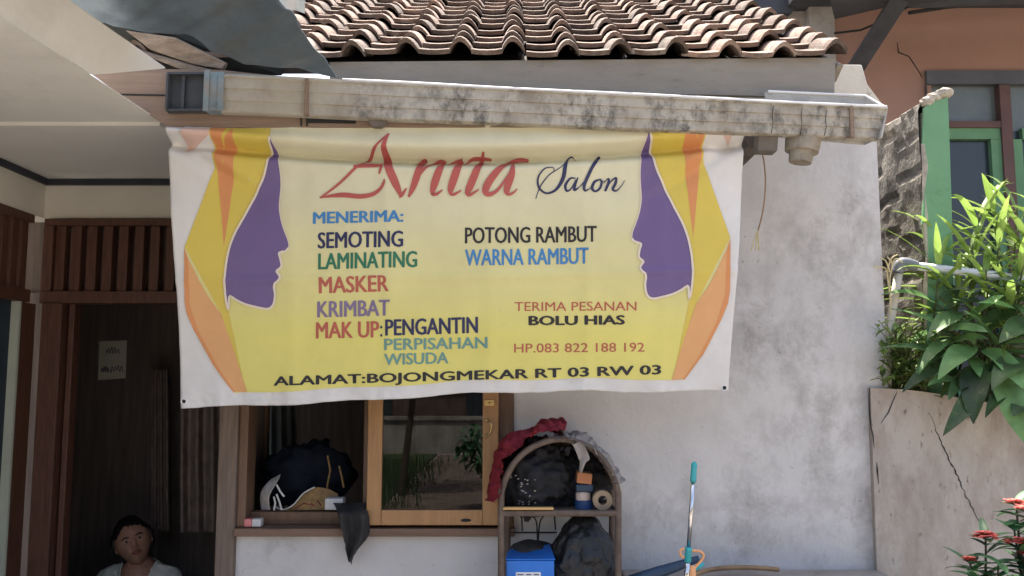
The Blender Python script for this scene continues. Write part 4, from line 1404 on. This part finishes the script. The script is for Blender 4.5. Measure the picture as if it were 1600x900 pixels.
tag(b.build('dark_carton', M['navy_hose'], bevel=.004), 'dark blue carton between the pale lid and the orange carton', 'box')
b = MB()
c = at(941, 777, -.31); Rr = .034
ringp = []
for i in range(29):
    a = 2 * math.pi * i / 28
    ringp.append([Vector((c.x + r2 * math.cos(a), -.31 + dy, zsh + Rr + .001 + r2 * math.sin(a))) for r2, dy in ((Rr, -.015), (Rr, .03), (.016, .03), (.016, -.015))])
b.loft(ringp, True, False); tag(b.build('tape_roll', M['tape']), 'tan roll of tape standing at the right end of the top rack', 'tape')
b = MB(); p = at(786, 795, SF - .012); q = at(865, 795, SF - .012); b.box(p.x, q.x, SF - .016, SF + .012, zsh + .009, zsh + .017)
tag(b.build('wooden_stick', M['ruler'], bevel=.002), 'yellow wooden stick lying along the front edge of the top rack', 'stick')
# small pale print on the bundle's front is cloth pattern
bl = bpy.data.objects['black_bundle']
b = MB(); random.seed(2)
for i in range(26):
    x, y = random.uniform(796, 838), random.uniform(742, 788)
    if (y - 735) < (x - 800) * .3 - 5: continue
    w0 = at(x, y, -.3); c = at(x, y, -.2 - .137 * math.sqrt(max(.05, 1 - ((w0.x - at(836, 746, -.2).x) / .14) ** 2 - ((w0.z - at(836, 746, -.2).z) / .15) ** 2))); b.obox(c, (.003, 0, .0012), (0, .002, 0), (-.001, 0, .0014))
b.build('print_speck', M['grey_cloth'], bl)

# lower level
z2 = .74
t = thing('blue_carton', 'bright blue carton with a white label on the lower rack', 'box', (at(828, 880, -.3).x, -.25, z2))
p = at(791, 890, -.33); q = at(866, 876, -.33)
b = MB(); b.box(p.x, q.x, -.33, -.16, z2, q.z); b.build('box', M['blue_box'], t, bevel=.004)
b = MB(); b.prism([(p.x - .002, -.33, q.z + .002), (q.x + .003, -.33, q.z + .002), (q.x - .01, -.2, q.z + .03), (p.x + .01, -.2, q.z + .012)], (0, 0, .003)); b.build('flap', M['blue_box'], t)
b = MB(); l0, l1 = at(806, 905, -.331), at(845, 894, -.331); b.box(l0.x, l1.x, -.3325, -.3305, l0.z, l1.z); lb = b.build('label', M['white_label'], t)
b = MB()
for x0_, x1_, yy in ((808, 818, 897), (822, 830, 897), (834, 842, 897), (808, 826, 901)):
    a_, c_ = at(x0_, yy, -.333), at(x1_, yy + 1.5, -.333); b.box(a_.x, c_.x, -.3337, -.3326, c_.z, a_.z)
b.build('label_print', M['ink'], lb)
crumple('dark_cushion', at(832, 858, -.16), (.085, .09, .032), M['charcoal_cloth'], 'flattened dark cushion lying on top of the blue carton', 'cushion', 5, .25, 1.5)


def bagfn(p):
    top = max(0, p.z)
    k = 1 - .35 * top
    ridge = .05 * math.sin(math.atan2(p.y, p.x) * 11 + 2 * p.z) * (0.3 + top) + .16 * (abs(noise.noise(p * 3.1)) - .2) + .08 * (abs(noise.noise(p * 6.3)) - .2)
    k2 = k * (1 + ridge + .22 * fbm(p * 2.2, 4, 6))
    return Vector((p.x * k2, p.y * k2, p.z * (1 + .1 * fbm(p * 2, 3, 2))))


b = MB(); c = at(912, 868, -.23); b.ball((c.x, -.23, (z2 + at(900, 806, -.25).z) / 2 + .01), (.125, .105, (at(900, 806, -.25).z - z2) / 2), 110, 70, bagfn)
tag(b.build('plastic_bag', M['black_plastic'], smooth=True), 'shiny black plastic bag bulging on the lower rack', 'bag')


# cloths over the hoop
def over(P, Y0, Y1, wr, seed, hang=0.0, thickpx=16):
    C = crom(P, 6)
    def fn(u, v):
        i = min(int(u * (len(C) - 1)), len(C) - 1); x, y = C[i]
        a, e = C[max(i - 1, 0)], C[min(i + 1, len(C) - 1)]
        dx, dy = e[0] - a[0], e[1] - a[1]; l = math.hypot(dx, dy) or 1
        nx, ny = dy / l, -dx / l
        th = math.pi * (v - .08) * 1.12
        hgt = thickpx * math.sin(max(0, min(math.pi, th)))
        n1 = (fbm((u * 5, v * 2.5, seed), 4, seed) * 1.6 + abs(noise.noise(Vector((u * 14 + v * 2, v * 3, seed)))) * .9 - .3) * wr
        hgt += n1
        Y = lerp(Y0, Y1, v) + .012 * fbm((u * 9, v * 4, 3), 3, seed)
        return at(x + nx * hgt, y + ny * hgt, Y)
    return fn


drape('red_cloth', over([(774, 785), (779, 758), (783, 735), (795, 712), (816, 690), (836, 680), (862, 672), (882, 676)], SF - .03, SB + .03, 11, 3, thickpx=20), 80, 26, M['red_cloth'],
      'crumpled dark red cloth draped over the left of the hoop', 'cloth')
drape('grey_rag', over([(868, 688), (888, 684), (908, 690), (926, 702), (944, 722), (956, 740), (966, 758)], SF - .025, SB + .03, 8, 8, thickpx=13), 60, 22, M['grey_cloth'],
      'stiff grey rag draped over the right of the hoop', 'cloth')


def strip(u, v):
    C = crom([(902, 692), (908, 702), (913, 716), (911, 722), (907, 738)], 6)
    i = min(int(v * (len(C) - 1)), len(C) - 1); x, y = C[i]
    w_ = lerp(9, 3, smooth(.4, 1, v))
    return at(x + (u - .5) * 2 * w_, y + 2 * math.sin(u * 7 + v * 3), SF - .024 - .006 * math.sin(u * 6 + v * 5))


drape('rag_strip', strip, 10, 26, M['grey_cloth'], 'pale torn rag strip hanging inside the top of the hoop', 'cloth')

# ------------------------------------------------------------------ mop, broom, hoses
MY = -.62
mp_ = thing('mop', 'steel mop with turquoise grip standing upright before the white wall', 'mop', (at(1070, 900, MY).x - .03, MY - .05, 0))
pole = lambda t: Vector((lerp(at(1085, 722, MY).x, at(1073, 900, MY).x, t), MY, lerp(at(1085, 722, MY).z, at(1073, 900, MY).z, t)))
rp = .0066
b = MB(); b.tube([pole(.16), pole(.75)], rp, 16); b.build('pole', M['chrome'], mp_, smooth=True)
b = MB(); b.tube([pole(-.005), pole(.005), pole(.02), pole(.04), pole(.05), pole(.15), pole(.175), pole(.176)], [.003, .007, .0098, .0100, .0092, .0100, .0106, .005], 18); b.build('grip', M['cyan'], mp_, smooth=True)
b = MB(); b.tube([pole(.749), pole(.75), pole(.775), pole(.78), pole(.875), pole(.88)], [.008, .0118, .0118, .0105, .0108, .0085], 18); b.build('collar', M['cyan'], mp_, smooth=True)
b = MB(); b.tube([pole(.878), pole(1.0), Vector((pole(1.0).x - .03, MY, .12))], [.0080, .0080, .0080], 14); b.build('pole', M['chrome'], mp_, smooth=True)
b = MB()
hx = pole(1.0).x - .03
b.tube([(hx, MY, .13), (hx, MY, .09), (hx, MY, .07)], [.02, .05, .09], 16)
b.build('head_plate', M['cyan'], mp_)
b = MB(); random.seed(6)
for i in range(40):
    a = random.uniform(0, 6.28); r_ = random.uniform(.05, .15)
    b.tube([(hx + .05 * math.cos(a), MY + .05 * math.sin(a), .075), (hx + r_ * .8 * math.cos(a), MY + r_ * .8 * math.sin(a), .05), (hx + r_ * math.cos(a), MY + r_ * math.sin(a), .008)], .006, 5)
b.build('strands', M['white_box'], mp_)
BY = MY + .05
br = thing('broom', 'peach plastic broom handle with hanging loop behind the mop', 'broom', (at(1080, 900, BY).x, BY, 0))
b = MB()
b.tube([Vector(p) for p in crom([tuple(at(x, y, BY)) for x, y in ((1071, 872), (1064, 868), (1063, 861), (1068, 858), (1080, 860), (1092, 861), (1099, 866), (1097, 874), (1088, 884), (1083, 890))], 5)], .0042, 8)
b.build('loop', M['peach'], br, smooth=True)
q = at(1081, 884, BY)
b = MB(); b.tube([q, (q.x, BY, q.z - .006), (q.x - .004, BY, .35), (q.x - .006, BY, .22)], [.009, .0125, .0125, .012], 14); b.build('handle', M['peach'], br, smooth=True)
b = MB(); b.box(q.x - .14, q.x + .12, BY - .02, BY + .025, .14, .22); b.build('head', M['peach'], br, bevel=.01)
b = MB(); random.seed(7)
for i in range(60):
    x = q.x + random.uniform(-.13, .11); y = BY + random.uniform(-.015, .02)
    b.tube([(x, y, .141), (x + random.uniform(-.03, .03), y + random.uniform(-.02, .02), .005)], .0025, 4)
b.build('bristles', M['navy_hose'], br)
HY = -.30
um = thing('folded_umbrella', 'dark blue folded umbrella lying on the ledge behind the mop', 'umbrella', tuple(at(1050, 890, HY)))
b = MB()
pts = [at(1092, 873, HY), at(1080, 877, HY), at(1060, 884, HY), at(1030, 894, HY), at(985, 908, HY - .03)]
b.tube(pts, [.012, .013, .017, .021, .02], 12); b.build('canopy', M['navy_hose'], um, smooth=True)
b = MB(); b.tube([at(1099, 880, HY - .03), at(1092, 885, HY - .03), at(1082, 892, HY - .03)], .008, 10); b.build('tip', M['cyan'], um, smooth=True)
b = MB()
b.tube([Vector(p) for p in crom([tuple(at(x, y, -.14 - (.1 if x < 1100 else 0))) for x, y in ((1075, 904), (1090, 896), (1110, 890), (1140, 887), (1180, 887), (1217, 890))], 6)], .0085, 10)
tag(b.build('garden_hose', M['tan_hose'], smooth=True), 'brown garden hose lying along the cement ledge', 'hose')

# ------------------------------------------------------------------ person sitting inside
PYp = 1.05
hc = at(208, 846, PYp)
per = thing('person', 'woman in a pale shirt sitting in the dark doorway looking up', 'person', (hc.x, PYp, .1))
HS = .104          # half face scale
turn = Matrix.Rotation(R(27), 3, 'Z') @ Matrix.Rotation(R(-17), 3, 'Y') @ Matrix.Rotation(R(-12), 3, 'X')




def headshape(p):
    x, y, z = p
    f = max(0, -y)
    jaw = smooth(.1, -1.0, z)
    w_ = .83 - .20 * jaw
    dpt = .95 - .10 * jaw * (1 if y > 0 else .3)
    q = Vector((x * w_, y * dpt, z * 1.14))
    if y < 0:
        q.y -= .23 * gauss((x, z), (0, -.22), (.15, .19)) + .06 * gauss((x, z), (0, .0), (.10, .3))
        q.y -= .07 * gauss((x, z), (0, -.56), (.24, .10))
        q.y += .03 * gauss((x, z), (0, -.555), (.28, .025))
        q.y -= .08 * gauss((x, z), (0, -.86), (.25, .16))
        q.y += .10 * (gauss((x, z), (.33, .03), (.17, .10)) + gauss((x, z), (-.33, .03), (.17, .10)))
        q.y -= .03 * (gauss((x, z), (.42, -.25), (.2, .2)) + gauss((x, z), (-.42, -.25), (.2, .2)))
        q.y -= .03 * (gauss((x, z), (.33, .20), (.25, .07)) + gauss((x, z), (-.33, .20), (.25, .07)))
    if y > 0: q.y += .12 * y * smooth(-.6, .4, z)
    return q


def hp_(v): return hc + turn @ (Vector(v) * HS)


sk = MB()
sk.ball((0, 0, 0), 1, 72, 56, headshape)
sk.v = [tuple(hp_(v)) for v in sk.v]
for sx in (-1, 1):
    sk.capsule([hp_((sx * .80, .08, .10)), hp_((sx * .86, .12, -.05)), hp_((sx * .80, .06, -.22))], [.016, .014, .010], 10)
base = Vector((hc.x + .015, PYp + .06, 0))
zsit = .42
nk = hc + Vector((.01, .03, -.10)); nk2 = Vector((base.x + .005, PYp + .055, hc.z - .155))
sk.capsule([nk + Vector((0, 0, .03)), nk, nk2], [.050, .050, .062], 16)
zsh_ = nk2.z - .02
sk.capsule([(base.x, base.y, zsh_), (base.x, base.y + .01, zsh_ - .20), (base.x, base.y + .02, zsit + .08)], [.098, .118, .135], 20)
arms = {}
for sx in (-1, 1):
    s0 = Vector((base.x + sx * .155, base.y + .0, zsh_ - .025)); e0 = s0 + Vector((sx * .05, -.03, -.26)); h0 = e0 + Vector((-sx * .08, -.22, -.02))
    sk.capsule([Vector((base.x + sx * .05, base.y, zsh_ + .01)), s0], [.052, .050], 12)
    sk.capsule([s0, (s0 + e0) / 2, e0], [.048, .045, .038], 12); sk.capsule([e0, (e0 + h0) / 2, h0], [.039, .035, .026], 12)
    sk.capsule([h0, h0 + Vector((-sx * .02, -.05, -.01))], [.026, .032], 10)
    for k_ in range(4):
        f0 = h0 + Vector((-sx * .02 + (k_ - 1.5) * .017, -.07, -.01)); ln = (.05, .058, .056, .044)[k_]
        sk.capsule([f0, f0 + Vector((0, -ln * .55, -.008)), f0 + Vector((0, -ln, -.028))], [.0085, .008, .007], 8)
    sk.capsule([h0 + Vector((-sx * .03, -.03, 0)), h0 + Vector((-sx * .055, -.06, -.01)), h0 + Vector((-sx * .06, -.085, -.02))], [.010, .009, .008], 8)
    arms[sx] = (s0, e0)
    k0 = Vector((base.x + sx * .11, base.y - .38, zsit + .06)); f0 = Vector((base.x + sx * .12, base.y - .36, .16))
    sk.capsule([(base.x + sx * .09, base.y, zsit + .05), k0], [.085, .06], 12); sk.capsule([k0, lerp(k0, f0, .4), f0], [.058, .055, .038], 12)
    sk.capsule([f0 + Vector((0, .03, -.03)), f0 + Vector((sx * .02, -.14, -.045))], [.032, .024], 10)


def remesh(mb, name, m, parent, vox, it=6):
    me = mb.mesh(name); o = bpy.data.objects.new(name, me); COL.objects.link(o)
    r_ = o.modifiers.new('r', 'REMESH'); r_.mode = 'VOXEL'; r_.voxel_size = vox
    s_ = o.modifiers.new('s', 'SMOOTH'); s_.iterations = it; s_.factor = .5
    dg = bpy.context.evaluated_depsgraph_get(); dg.update()
    m2 = bpy.data.meshes.new_from_object(o.evaluated_get(dg))
    m2.materials.clear(); m2.materials.append(m)
    m2.polygons.foreach_set('use_smooth', [True] * len(m2.polygons))
    o.modifiers.clear(); o.data = m2; m2.name = name
    adopt(o, parent); return o


remesh(sk, 'body', M['skin'], per, .0045, 3)
# shirt, cut with an open V neck
st = MB()
st.capsule([(base.x, base.y, zsh_ - .005), (base.x, base.y + .01, zsh_ - .20), (base.x, base.y + .02, zsit + .05)], [.112, .134, .155], 24)
for sx in (-1, 1):
    s0, e0 = arms[sx]
    st.capsule([Vector((base.x + sx * .055, base.y, zsh_ + .014)), s0], [.066, .064], 14)
    st.capsule([s0, lerp(s0, e0, .75)], [.062, .064], 14)
so = remesh(st, 'shirt', M['shirt'], per, .006, 4)
bm = bmesh.new(); bm.from_mesh(so.data)
dele = []
for v in bm.verts:
    dx, dy, dz = v.co.x - nk2.x, v.co.y - nk2.y, v.co.z - zsh_
    if dy < .05 and dz > -.16:
        if abs(dx) < .012 + .062 * smooth(-.15, .06, dz): dele.append(v)
    if dz > .02 and math.hypot(dx, dy) < .078: dele.append(v)
bmesh.ops.delete(bm, geom=list(set(dele)), context='VERTS')
for v in bm.verts:
    v.co += v.normal * (.014 * fbm((v.co.x * 16, v.co.y * 16, v.co.z * 9), 3, 2) - .012 * abs(noise.noise(Vector((v.co.x * 22 + v.co.z * 12, v.co.y * 18, v.co.z * 10)))))
bm.to_mesh(so.data); bm.free()
sm_ = so.modifiers.new('solid', 'SOLIDIFY'); sm_.thickness = .004
tm = MB()
for sx in (-1, 1):
    k0 = Vector((base.x + sx * .11, base.y - .38, zsit + .06)); f0 = Vector((base.x + sx * .12, base.y - .36, .19))
    tm.capsule([(base.x + sx * .085, base.y + .01, zsit + .06), k0], [.105, .073], 14); tm.capsule([k0, f0], [.072, .056], 14)
remesh(tm, 'trousers', M['trousers'], per, .008)
# hair: cap drawn back, plus bun
hb = MB()


def hairshape(p):
    q = headshape(p)
    return q * (1.06 + .07 * fbm(p * 3.2, 3, 5)) + Vector((0, .05, .01 + .03 * max(0, p.z)))


def keep(p):
    x, y, z = p
    line = .58 - .30 * smooth(.25, .85, abs(x)) - 1.0 * smooth(-.45, .4, y) + .10 * noise.noise(Vector((x * 7, y * 7, 1)))
    return z > line


seg, ring = 64, 48
idx = {}
for i in range(ring + 1):
    th = math.pi * i / ring
    for k_ in range(seg):
        ph = 2 * math.pi * k_ / seg
        p = Vector((math.sin(th) * math.cos(ph), math.sin(th) * math.sin(ph), math.cos(th)))
        q = hairshape(p) * (1 + .012 * math.sin(ph * 26))
        idx[i, k_] = (hb.vert(hp_(q)), keep(p))
for i in range(ring):
    for k_ in range(seg):
        c4 = [idx[i, k_], idx[i, (k_ + 1) % seg], idx[i + 1, (k_ + 1) % seg], idx[i + 1, k_]]
        if sum(c[1] for c in c4) >= 3: hb.face([c[0] for c in c4])
hb.ball(hp_((0, 1.12, .1)), (.045, .04, .045), 16, 12)
for sx in (-1, 1):
    for k_ in range(7):
        a = k_ / 6
        hb.capsule([hp_((sx * (.55 + .25 * a), -.15 + .5 * a, .70 - .2 * a)), hp_((sx * (.86 + .03 * a), -.02 + .5 * a, .25)), hp_((sx * (.84 - .05 * a), .12 + .45 * a, -.25)), hp_((sx * (.60 - .1 * a), .35 + .4 * a, -.75))], [.010, .012, .012, .008], 8)
hb.build('hair', M['hair'], per, smooth=True, fix=True)
b = MB()
for sx in (-1, 1):
    b.ball(hp_((sx * .30, -.80, .03)), (.0125, .0095, .0052), 14, 10, mi=0)
    b.ball(hp_((sx * .30, -.875, .035)), (.0060, .003, .0054), 12, 8, mi=1)
b.build('eyes', [M['eye_white'], M['iris']], per, smooth=True)
b = MB()
for sx in (-1, 1):
    b.tube([hp_((sx * x, y, z)) for x, y, z in ((.14, -.95, .19), (.28, -.93, .24), (.42, -.84, .22), (.50, -.76, .16))], [.0025, .004, .0035, .0015], 6)
b.build('eyebrows', M['hair'], per)
b = MB()
b.tube([hp_((x, y, z)) for x, y, z in ((-.22, -.90, -.56), (-.1, -1.0, -.53), (0, -1.01, -.545), (.1, -1.0, -.53), (.22, -.90, -.56))], [.002, .0048, .0042, .0048, .002], 8)
b.tube([hp_((x, y, z)) for x, y, z in ((-.2, -.90, -.575), (-.08, -.985, -.61), (0, -1.0, -.615), (.08, -.985, -.61), (.2, -.90, -.575))], [.002, .0055, .006, .0055, .002], 8)
b.build('lips', M['lip'], per, smooth=True)
b = MB(); b.box(base.x - .18, base.x + .18, base.y - .14, base.y + .2, zsit - .05, zsit - .02)
st_ = thing('stool', 'low wooden stool under the sitting woman', 'stool', (base.x, base.y, .1))
b.build('seat', M['frame_dark'], st_, bevel=.005)
for sx in (-1, 1):
    for sy in (-.1, .16):
        b = MB(); b.box(base.x + sx * .15 - .02, base.x + sx * .15 + .02, base.y + sy - .02, base.y + sy + .02, .1, zsit - .051); b.build('leg', M['frame_dark'], st_)

# ------------------------------------------------------------------ plants
random.seed(21)


def rnd(a, b_): return random.uniform(a, b_)


# tall plant with long narrow leaves
t = thing('narrow_leaf_plant', 'tall plant with long yellow green blade leaves above the planter wall', 'plant', (1.9, .2, 1.46))
b = MB(); s = MB()
tops = [((1462, 345), .10), ((1470, 400), .02), ((1530, 330), .12), ((1560, 365), .0), ((1590, 320), .12), ((1610, 365), .05), ((1540, 420), -.02), ((1500, 440), .05), ((1585, 440), -.03), ((1630, 300), .1), ((1650, 400), .0), ((1600, 410), -.05), ((1550, 305), .14), ((1520, 380), .03)]
for (px, py), Y in tops:
    top = at(px, py, Y); root = Vector((top.x + rnd(-.03, .12), .22 + rnd(-.05, .05), 1.44))
    mid = (top + root) / 2 + Vector((rnd(-.03, .03), rnd(-.02, .02), 0))
    C = [Vector(q) for q in crom([tuple(root), tuple(mid), tuple(top)], 8)]
    s.tube(C, [lerp(.007, .003, i / 16) for i in range(17)], 7)
    nl = 17
    for i in range(nl):
        f = i / nl
        o = C[min(16, int(lerp(7, 16, f)))]
        a = i * 2.4 + rnd(-.3, .3)
        el = lerp(.15, 1.1, f ** 1.5)
        dv = Vector((math.cos(a) * math.cos(el), math.sin(a) * math.cos(el) * .8, math.sin(el)))
        if rnd(0, 1) < .35: dv.x -= .5
        b.t = rnd(0, 1)
        b.leaf(o, dv, (0, 0, 1), rnd(.17, .30), rnd(.022, .034), rnd(.5, 1.5), .3, 7, .02)
b.build('foliage', M['leaf_long'], t, smooth=True, fix=False); s.build('stem', M['stem'], t, smooth=True)

# broad leaves
t = thing('broad_leaf_plant', 'plant with large dark glossy oval leaves spilling over the planter wall', 'plant', (1.9, .05, 1.46))
b = MB(); s = MB()
spec_ = [  # base px, tip px, base Y, tip Y, width
    ((1500, 488), (1462, 532), -.02, -.16, .085), ((1512, 500), (1562, 470), .0, -.10, .08), ((1530, 520), (1600, 480), .02, -.05, .085), ((1490, 520), (1408, 500), -.03, -.12, .050),
    ((1520, 540), (1478, 598), -.05, -.22, .10), ((1540, 545), (1590, 600), -.05, -.20, .10), ((1500, 556), (1396, 566), -.04, -.16, .060), ((1525, 572), (1522, 650), -.08, -.24, .095),
    ((1560, 570), (1596, 690), -.10, -.24, .13), ((1545, 590), (1500, 685), -.10, -.24, .075), ((1590, 520), (1650, 560), -.02, -.16, .10), ((1600, 590), (1640, 680), -.1, -.24, .11),
    ((1480, 560), (1428, 624), -.05, -.2, .075), ((1505, 470), (1470, 440), .04, .05, .06), ((1575, 500), (1540, 450), .02, .0, .08), ((1470, 545), (1440, 590), -.03, -.15, .06),
    ((1530, 500), (1500, 470), .0, -.12, .07), ((1600, 560), (1560, 610), -.08, -.25, .09), ((1595, 470), (1640, 430), .05, .0, .09), ((1555, 540), (1520, 500), -.04, -.17, .07),
    ((1570, 610), (1550, 650), -.12, -.22, .06), ((1460, 520), (1430, 540), .0, -.08, .045), ((1620, 500), (1580, 540), -.03, -.18, .09), ((1610, 620), (1590, 660), -.12, -.25, .08),
    ((1490, 590), (1460, 612), -.07, -.17, .055), ((1515, 600), (1490, 622), -.08, -.2, .06)]
for _ in range(34):
    bx, by = rnd(1455, 1620), rnd(455, 585)
    an = rnd(-.5, 3.6); ln = rnd(38, 75); y_ = rnd(-.08, .1)
    spec_.append(((bx, by), (bx - math.cos(an) * ln, by + math.sin(an) * ln * .8), y_, y_ - rnd(.03, .15), rnd(.035, .07)))
crown = at(1560, 560, .05)
for (bx, by), (tx, ty), Y0_, Y1_, wd in spec_:
    p, q = at(bx, by, Y0_), at(tx, ty, Y1_)
    b.t = rnd(0, 1)
    L_ = (q - p).length * 1.08
    up = Vector((rnd(-.3, .3), -.55, .8))
    b.leaf(p, (q - p) + Vector((0, 0, .25 * L_)), up, L_ * rnd(.9, 1.1), wd * rnd(.8, 1.15), rnd(.4, 1.1), rnd(.12, .35), 10, rnd(.02, .07), .95)
    s.tube([Vector(c) for c in crom([(p.x + (crown.x - p.x) * .8, .1, 1.45), tuple((p + crown) / 2 + Vector((0, .03, 0))), tuple(p)], 6)], .0035, 6)
b.build('foliage', M['leaf_big'], t, smooth=True, fix=False); s.build('stem', M['stem'], t, smooth=True)

# weeds on the wall corner
t = thing('weed_clump', 'tangle of small leaved weeds on the corner of the planter wall', 'plant', (at(1400, 600, .05).x, .05, 1.46))
b = MB(); s = MB()
for i in range(54):
    root = Vector((at(1400, 600, .05).x + rnd(-.06, .14), rnd(.0, .16), 1.46))
    tip = at(rnd(1366, 1475), rnd(495, 596), rnd(-.14, .06))
    C = [Vector(q) for q in crom([tuple(root), tuple((root + tip) / 2 + Vector((rnd(-.03, .03), 0, .03))), tuple(tip)], 6)]
    s.tube(C, .0018, 5)
    for j in range(9):
        o = C[min(12, 3 + j)]
        a = rnd(0, 6.28); el = rnd(-.4, .9)
        b.t = rnd(0, 1)
        b.leaf(o, (math.cos(a) * math.cos(el), math.sin(a) * math.cos(el), math.sin(el)), (0, 0, 1), rnd(.035, .075), rnd(.014, .026), rnd(.3, 1), .25, 4)
b.build('foliage', M['leaf_small'], t, smooth=True, fix=False); s.build('stem', M['stem'], t)
# dry sprig
b = MB()
for P in ([(1392, 490), (1390, 440), (1394, 412), (1386, 402)], [(1391, 450), (1386, 430), (1392, 405), (1402, 398)], [(1392, 470), (1388, 445), (1384, 420), (1366, 417)], [(1394, 412), (1400, 404), (1410, 410)], [(1390, 425), (1384, 408), (1376, 404)]):
    b.tube([Vector(c) for c in crom([tuple(at(x, y, -.03 + .02 * random.random())) for x, y in P], 5)], .0030, 5)
tag(b.build('dry_sprig', M['straw']), 'dry straw coloured sprig beside the plastic pipe elbow', 'plant')
# pipe
t = thing('water_pipe', 'grey plastic water pipe with elbow running behind the leaves', 'pipe', tuple(at(1405, 410, .02)))
b = MB(); b.tube([at(1424, 415, .02), at(1520, 426, .02), at(1640, 440, .02)], .0165, 14); b.build('pipe', M['pvc'], t, smooth=True)
b = MB(); b.tube([Vector(c) for c in crom([tuple(at(x, y, .02)) for x, y in ((1432, 416), (1416, 411), (1406, 413), (1402, 426))], 5)], .022, 14); b.build('elbow', M['pvc_dark'], t, smooth=True)
b = MB(); b.tube([at(1404, 428, .02), at(1397, 470, .02), at(1388, 520, .02), Vector((at(1384, 560, .02).x, .03, 1.45))], .0165, 12); b.build('pipe', M['stake'], t, smooth=True)
# flowering shrub at the lower right, growing from the yard
IY = -.62
t = thing('flowering_shrub', 'small shrub with coral red flower clusters before the planter wall', 'shrub', (at(1580, 900, IY).x, IY, 0))
b = MB(); s = MB(); fl = MB()
heads = [((1540, 842), .035, 1), ((1596, 852), .04, 1), ((1588, 790), .03, 1), ((1516, 882), .014, 1), ((1606, 800), .03, 1), ((1620, 870), .04, 1), ((1560, 880), .0, 0), ((1585, 830), .0, 0), ((1530, 905), .0, 0), ((1600, 890), 0, 0), ((1570, 905), 0, 0), ((1640, 830), .03, 1), ((1650, 890), .0, 0)]
rootp = Vector((at(1600, 900, IY).x, IY, .0))
for (px, py), fr2, has in heads:
    tp = at(px, py, IY + rnd(-.08, .08))
    C = [Vector(c) for c in crom([tuple(rootp + Vector((rnd(-.05, .05), rnd(-.05, .05), 0))), tuple(lerp(rootp, tp, .6) + Vector((rnd(-.05, .05), rnd(-.04, .04), .03))), tuple(tp)], 10)]
    s.tube(C, [lerp(.008, .003, i / 20) for i in range(21)], 6)
    for j in range(16):
        o = C[int(lerp(13, 20, j / 16))] if j > 3 else tp
        a = j * 2.4 + rnd(-.4, .4); el = rnd(-.1, .7)
        b.t = rnd(0, 1)
        b.leaf(o, (math.cos(a) * math.cos(el), math.sin(a) * math.cos(el), math.sin(el)), (0, 0, 1), rnd(.055, .115), rnd(.024, .042), rnd(.4, 1), .25, 5)
    if has:
        for j in range(int(34 * (fr2 / .035) + 8)):
            a = rnd(0, 6.28); rr_ = fr2 * math.sqrt(rnd(0, 1)); c = tp + Vector((math.cos(a) * rr_, math.sin(a) * rr_, .012 + rnd(0, .012) - rr_ * .3))
            for k_ in range(4):
                aa = a + k_ * math.pi / 2
                fl.t = rnd(0, 1)
                fl.leaf(c, (math.cos(aa), math.sin(aa), .35), (0, 0, 1), rnd(.012, .019), .012, .6, .2, 2)
b.build('foliage', M['leaf_dark'], t, smooth=True, fix=False); s.build('stem', M['bark'], t, smooth=True); fl.build('flowers', M['petal'], t, fix=False)
